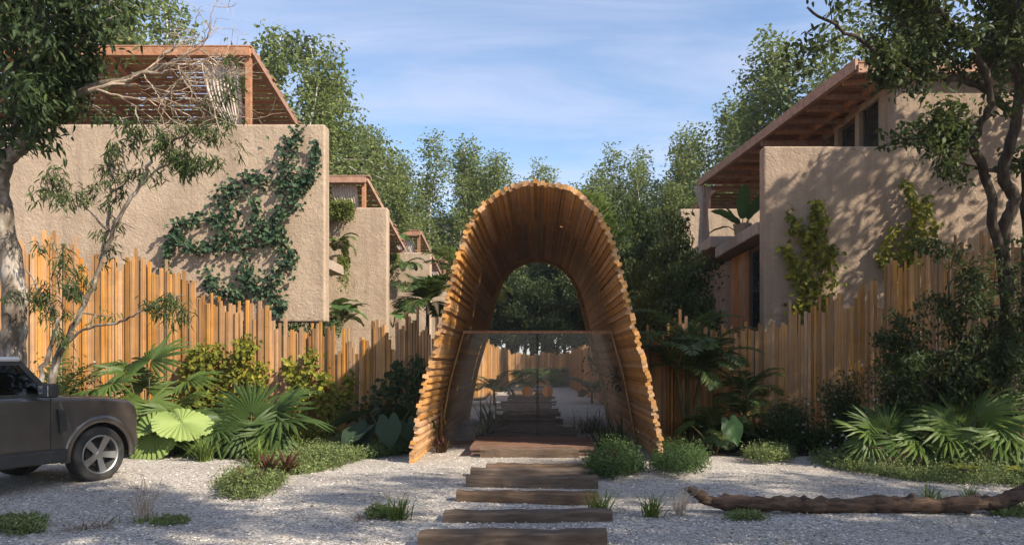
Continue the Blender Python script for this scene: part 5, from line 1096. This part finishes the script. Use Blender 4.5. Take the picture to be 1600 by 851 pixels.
hanging('yellow-green moss cushion hanging over the top of the second house wall', 530, 324, 25.55, 1.15, 0.6, 541, 2600, 'lf_moss', 0.09, 0.05)
hanging('trailing yellow-green strands below the fern planter', 540, 408, 24.9, 0.35, 1.15, 542, 900, 'lf_moss', 0.09, 0.045)
hanging('trailing strands hanging from the planter of the second house', 616, 400, 34.3, 0.5, 1.6, 543, 900, 'lf_moss', 0.11, 0.06)
hanging('trailing greenery below the bottom edge of the ivy wall', 455, 512, 18.5, 2.6, 0.35, 544, 1800, 'lf_fern', 0.09, 0.04)
feather_palm('drooping fern on the planter beside the ivy wall', tuple(PX(528,385,24.6)), 12, 1.0, 545, 'fr_bright', trunk_h=0.1, lw=0.05, ll=0.2, el=(0.0,1.2), curve=2.2, group='plants on the balcony planters', name='fern', nl=30)
feather_palm('fern on the planter of the second house', tuple(PX(632,420,34.2)), 10, 1.2, 546, 'fr_palm', trunk_h=0.1, lw=0.06, ll=0.26, el=(0.0,1.2), curve=2.2, group='plants on the balcony planters', name='fern', nl=30)
feather_palm('fern above the fence top beside the ivy wall', tuple(PX(535,505,22.5)), 10, 1.0, 547, 'fr_palm', trunk_h=0.1, lw=0.05, ll=0.22, el=(0.3,1.3), curve=1.8, group='plants on the balcony planters', name='fern', nl=28)

# ------------------------------------------------------------------ grass, tufts, ground cover
def tuft(label, x, y, n, L, W, mat, seed, lean=(0.1,0.9), curl=0.7, name='grass_tuft', cat='grass tuft', group='grass tufts on the gravel', z=0.0, sp=0.05, D=None):
    r_ = np.random.default_rng(seed); b = GND(x, y) if D is None else np.array([XD(x, D), D, 0.0]); b[2] = gz(b[0], b[1])-0.01+z; g = Geo()
    P = r_.normal(size=(n, 3))*[sp, sp, 0]; blades(g, P, r_.uniform(0, 6.28, n), L*r_.uniform(0.5,1.1,n), W*r_.uniform(.7,1.2,n), r_.uniform(*lean, n), curl*r_.uniform(0.5,1.3,n)); t = thing(name, label, cat, tuple(b), group=group); link('blades', g.mesh('blades', M[mat]), t, kind='stuff'); return t
tuft('green grass tuft at the right end of the third path timber', 938, 797, 75, 0.38, 0.02, 'lf_grass', 601)
tuft('green grass tuft on the gravel beside the dry twigs', 1018, 802, 75, 0.34, 0.019, 'lf_grass', 602)
tuft('green grass tuft left of the path timbers', 622, 809, 75, 0.37, 0.02, 'lf_grass', 603)
tuft('stiff little grass tuft behind the middle of the log', 1452, 783, 50, 0.3, 0.022, 'lf_grass', 604, z=0.02)
tuft('stiff little grass tuft behind the thick end of the log', 1518, 785, 50, 0.3, 0.022, 'lf_grass', 605, z=0.02)
tuft('arching grass clump in front of the pale round leaves', 318, 719, 110, 0.6, 0.026, 'lf_grass', 606, lean=(0.0,0.8))
tuft('arching grass clump in front of the low fan palm', 402, 722, 90, 0.5, 0.024, 'lf_grass', 607, lean=(0.0,0.7))
tuft('narrow grass clump by the bed below the narrow vine', 485, 690, 60, 0.5, 0.022, 'lf_grass', 608, lean=(0.05,0.6))
tuft('spiky clump inside the gate on the gravel', 766, 655, 60, 1.0, 0.06, 'lf_fern', 609, D=18.5, sp=0.1)
tuft('lower spiky clump inside the gate near the glass', 757, 661, 45, 0.6, 0.05, 'lf_fern', 610, D=17.2, sp=0.08)
tuft('dark spiky clump inside the gate near the shaded flank', 955, 680, 70, 0.8, 0.04, 'lf_dark', 611, D=15.0, sp=0.15)
tuft('second dark spiky clump inside the gate', 920, 655, 70, 0.7, 0.035, 'lf_dark', 612, D=18.0, sp=0.2)
tuft('dark spiky plant beside the foot of the sunny arch flank', 692, 690, 40, 0.42, 0.05, 'lf_red', 613, D=14.2, sp=0.04)
def twigs(label, x, y, n, H, seed, spread=0.3):
    r_ = np.random.default_rng(seed); b = GND(x, y); b[2] = gz(b[0], b[1])-0.01; g = Geo()
    for q in range(n):
        a = r_.uniform(0, 6.28); d = unit([math.cos(a)*spread*r_.uniform(.3,1.3), math.sin(a)*spread*r_.uniform(.3,1.3), 1]); l = H*r_.uniform(.5,1.05); p0 = r_.normal(size=3)*[0.03,0.03,0]; P = [p0]
        for s in range(4): d = unit(d+r_.normal(size=3)*0.18); P.append(P[-1]+d*l/4)
        tube(g, P, np.linspace(0.005, 0.0015, 5), 4, cap=False)
        for s in range(3): i = r_.integers(1, 5); e = P[i]+unit(d+r_.normal(size=3)*0.6)*l*0.25; tube(g, [P[i], e], [0.003, 0.001], 4, cap=False)
    t = thing('dry_twigs', label, 'twigs', tuple(b), group='dry twig clumps'); link('twigs', g.mesh('twigs', M['twig']), t, kind='stuff')
twigs('dry upright twigs in front of the car wheel', 222, 806, 26, 0.5, 621); twigs('dry brown twigs at the left end of the log', 1062, 800, 26, 0.33, 622)
tuft('flat straw-coloured clump of dead grass near the bottom corner', 140, 817, 110, 0.3, 0.012, 'lf_dry', 623, lean=(1.0,1.5), curl=0.3, name='dead_grass', sp=0.12)
tuft('small pale dead grass clump left of the green tuft', 575, 806, 60, 0.2, 0.012, 'lf_dry', 624, lean=(0.7,1.4), curl=0.3, name='dead_grass', sp=0.1)
tuft('fresh green grass sprouting under the dry upright twigs', 224, 808, 50, 0.16, 0.018, 'lf_grass', 625, lean=(0.3,1.1), sp=0.1)
for k, (x, y, lab) in enumerate([(388,765,'red-leaved bromeliad alone in front of the ground cover'),(450,738,'red bromeliad rising from the ground cover'),(420,742,'brownish bromeliad beside the arching grass'),(965,735,'reddish bromeliad in the clump by the arch step')]):
    tuft(lab, x, y, 30, 0.42, 0.07, 'lf_red', 630+k, lean=(0.3,1.1), curl=0.6, name='bromeliad', cat='bromeliad', group='red bromeliads', sp=0.02, z=0.08 if k else 0.02)
def cover(label, pts, n, h, seed, mat='lf_cover', L=0.045, W=0.024, name='ground_cover', blobs=None):
    """pts: pixel ground outline; low leafy carpet"""
    r_ = np.random.default_rng(seed); Q = np.array([GND(x, y)[:2] for x, y in pts]); lo, hi = Q.min(0)-0.1, Q.max(0)+0.1; P = []
    def inside(p):
        c = np.zeros(len(p), bool); a = Q; b = np.roll(Q, -1, 0)
        for (x1, y1), (x2, y2) in zip(a, b):
            cond = ((y1 > p[:, 1]) != (y2 > p[:, 1])); xi = (x2-x1)*(p[:, 1]-y1)/(y2-y1+1e-9)+x1; c ^= cond & (p[:, 0] < xi)
        return c
    while sum(len(q) for q in P) < n//6:
        p = r_.uniform(lo, hi, (n, 2)); jg = p+r_.normal(size=p.shape)*0.07; P.append(p[inside(jg)])
    S = np.concatenate(P)[:n//6]; hh = h*(0.55+0.45*np.sin(S[:, 0]*3.1+seed)*np.sin(S[:, 1]*2.7+seed*2)+0.25*r_.normal(size=len(S))); hh = np.clip(hh, 0.04, None)
    # each sprig: six leaves up a short stem
    k = 6; B = np.repeat(S, k, 0); H = np.repeat(hh, k); f = np.tile(np.linspace(0.35, 1, k), len(S)); dr = np.repeat(r_.normal(size=(len(S), 2))*0.25, k, 0); zz = ground_z(B[:, 0], B[:, 1])-0.03+H*f
    PP = np.column_stack([B+dr*(H*f)[:, None]+r_.normal(size=B.shape)*0.012, zz]); nn = len(PP); c = np.array([*Q.mean(0), 0]); g = Geo()
    leaves(g, PP-c, rand_unit(r_, nn, (0,0,0.35)), rand_unit(r_, nn, (0,0,1.3)), L*r_.uniform(.6,1.3,nn), W*r_.uniform(.7,1.2,nn)); o = link(name, g.mesh(name, M[mat]), loc=tuple(c)); tag(o, label, 'ground cover', kind='stuff'); return o
cover('bright leafy ground cover in the sunny bed left of the arch', [(425,725),(470,706),(540,690),(600,685),(640,690),(635,702),(560,715),(520,728),(470,738),(440,738)], 42000, 0.26, 701)
cover('ground cover mound with the red bromeliads in the sunny bed', [(350,775),(350,752),(385,735),(430,732),(440,748),(430,765),(400,778)], 12000, 0.2, 702)
cover('shaded ground cover at the foot of the elephant ear plant', [(520,705),(600,690),(645,690),(640,708),(570,714)], 12000, 0.22, 703, 'lf_fern')
cover('leafy bush of ground cover beside the step at the arch', [(918,742),(930,722),(960,712),(995,722),(998,738),(965,748)], 12000, 0.34, 704, 'lf_fern')
cover('leafy bush of ground cover against the outer foot of the shaded arch flank', [(1022,738),(1030,712),(1065,705),(1098,715),(1098,735),(1060,746)], 12000, 0.36, 705, 'lf_fern')
cover('small rounded bright ground cover mound on the gravel by the shaded fence', [(1168,720),(1180,703),(1215,700),(1235,708),(1230,720),(1200,724)], 8000, 0.26, 706)
cover('long sunlit carpet of ground cover along the gravel edge under the fan palms', [(1270,722),(1290,708),(1400,700),(1620,700),(1640,760),(1500,755),(1390,748),(1330,738)], 62000, 0.24, 707)
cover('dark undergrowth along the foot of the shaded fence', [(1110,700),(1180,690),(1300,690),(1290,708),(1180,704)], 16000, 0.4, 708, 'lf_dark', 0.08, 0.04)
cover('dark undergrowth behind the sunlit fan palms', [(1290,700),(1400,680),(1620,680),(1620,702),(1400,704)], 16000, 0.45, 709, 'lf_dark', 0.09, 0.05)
cover('low weeds on the gravel at the bottom corner', [(5,826),(10,812),(40,806),(62,812),(55,824),(30,830)], 3000, 0.11, 710)
cover('tiny weeds beside the dry upright twigs', [(250,812),(262,804),(280,806),(276,814)], 900, 0.07, 711)
cover('tiny weeds beside the left grass tuft', [(580,803),(598,796),(615,800),(605,808)], 1200, 0.08, 712)
cover('low weeds at the thick end of the log', [(1545,800),(1560,790),(1600,788),(1600,802)], 1500, 0.08, 713)
cover('tiny weeds in front of the log', [(1145,808),(1160,800),(1185,802),(1175,810)], 900, 0.06, 714)
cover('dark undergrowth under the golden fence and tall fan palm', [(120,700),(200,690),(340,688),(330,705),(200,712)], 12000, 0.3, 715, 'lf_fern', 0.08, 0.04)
cover('low undergrowth under the vine-covered golden fence', [(330,700),(420,688),(520,680),(520,690),(420,705)], 14000, 0.3, 716, 'lf_vine', 0.09, 0.06)
# white-flowered shrubs by the shaded fence
def flower_shrub(label, x, D, ytop, w, seed, nleaf=3500, nfl=50, leafm='lf_right'):
    r_ = np.random.default_rng(seed); b = np.array([XD(x, D), D, 0]); H = ZD(ytop, D); gt, gl, gf = Geo(), Geo(), Geo(); C = []
    for q in range(34):
        a = r_.uniform(0, 6.28); e = np.array([math.cos(a)*w*r_.random(), math.sin(a)*w*0.6*r_.random(), H*r_.uniform(0.55, 1.0)]); P = smooth_path([(r_.normal()*.05, r_.normal()*.05, -.03), e*[0.35,0.35,0.5], e], 4); tube(gt, P, np.linspace(0.012, 0.003, len(P)), 4, cap=False)
        C += [P[i] for i in range(2, len(P))]
    C = np.array(C); scatter_leaves(gl, r_, C, max(1, nleaf//len(C)), 0.11, 0.085, 0.035, (0,0,-0.2)); t = thing('flowering_shrub', label, 'shrub', tuple(b), group='white-flowered shrubs')
    link('stem', gt.mesh('stem', M['stem']), t); link('foliage', gl.mesh('foliage', M[leafm]), t, kind='stuff')
    if nfl:
        P = C[r_.integers(0, len(C), nfl)]+r_.normal(size=(nfl, 3))*0.12
        for q in range(5): leaves(gf, P, np.column_stack([np.cos(q*1.257)*np.ones(nfl), -0.3*np.ones(nfl), np.sin(q*1.257)*np.ones(nfl)]), np.tile([0,-1,0.4], (nfl, 1)), 0.026, 0.022)
        link('blossom', gf.mesh('blossom', M['flower']), t, kind='stuff')
flower_shrub('white-flowered shrub with most blossoms behind the sunlit fan palm', 1415, 13.2, 545, 0.75, 801, 5200, 110)
flower_shrub('lower white-flowered shrub against the sun streak on the shaded fence', 1320, 13.6, 590, 0.6, 802, 4200, 60)
flower_shrub('dark flowerless shrub at the foot of the shaded fence', 1235, 14.0, 628, 0.6, 803, 3600, 12)
flower_shrub('dark shrub between the white-flowered one and the tall bush', 1480, 12.9, 560, 0.6, 804, 4000, 20)
flower_shrub('wispy shrub between the car mirror and the golden fence', 95, 15.0, 560, 0.9, 805, 3800, 30, 'lf_willow')
flower_shrub('shrub in the left corner bed behind the car', -20, 14.6, 540, 0.9, 806, 3000, 0, 'lf_broad')
leafy_plant('croton', 'small croton with yellow and red leaves in the sunlit ground cover', 'plant', (XD(1506,10.75),10.75,0.08), [(a_, 55+10*(k_ % 2), 0.1, 0.22, 20, 0) for k_, a_ in enumerate(range(-170,180,50))], 'lf_vine', 'paddle', 811)
leafy_plant('croton', 'yellow croton at the edge of the ground cover near the picture edge', 'plant', (XD(1596,10.6),10.6,0.08), [(a_, 50+10*(k_ % 2), 0.1, 0.24, 20, 0) for k_, a_ in enumerate(range(-160,180,60))], 'lf_vine', 'paddle', 812)
leafy_plant('ti_plant', 'dark red leaved plant behind the large bright fan palm', 'plant', (XD(1500,12.6),12.6,0), [(a_, 70, 0.75, 0.5, 40, 0) for a_ in range(-170,180,45)], 'lf_red', 'paddle', 813)

# dry leaves fallen on the gravel
r_ = np.random.default_rng(900); n_ = 900; D = 5.4/(1-r_.random(n_)*(1-5.4/15)); X = (r_.uniform(-20, 1620, n_)-CX)*D/F; g = Geo()
leaves(g, np.column_stack([X, D, ground_z(X, D)-0.02+0.012*r_.random(n_)]), unit(r_.normal(size=(n_, 3))*[1,1,0.15]), rand_unit(r_, n_, (0,0,2.5)), r_.uniform(0.025,0.07,n_), r_.uniform(0.012,0.03,n_))
tag(link('fallen_leaves', g.mesh('fallen_leaves', M['lf_dry'])), 'dry brown leaves fallen over the gravel forecourt', 'leaf litter', kind='stuff')

# ------------------------------------------------------------------ thin air haze
g = Geo(); box(g, (-640, -340, -1.2), (640, 940, 32)); m = bpy.data.materials.new('thin_haze'); m.use_nodes = True; n = m.node_tree; n.nodes.clear()
out = n.nodes.new('ShaderNodeOutputMaterial'); v = n.nodes.new('ShaderNodeVolumePrincipled'); v.inputs['Color'].default_value = (0.80, 0.87, 0.95, 1); v.inputs['Density'].default_value = 0.0004; v.inputs['Anisotropy'].default_value = 0.2
n.links.new(v.outputs[0], out.inputs['Volume']); o = link('haze', g.mesh('haze', m)); tag(o, 'faint bluish haze of air between the trees', 'haze', kind='stuff')
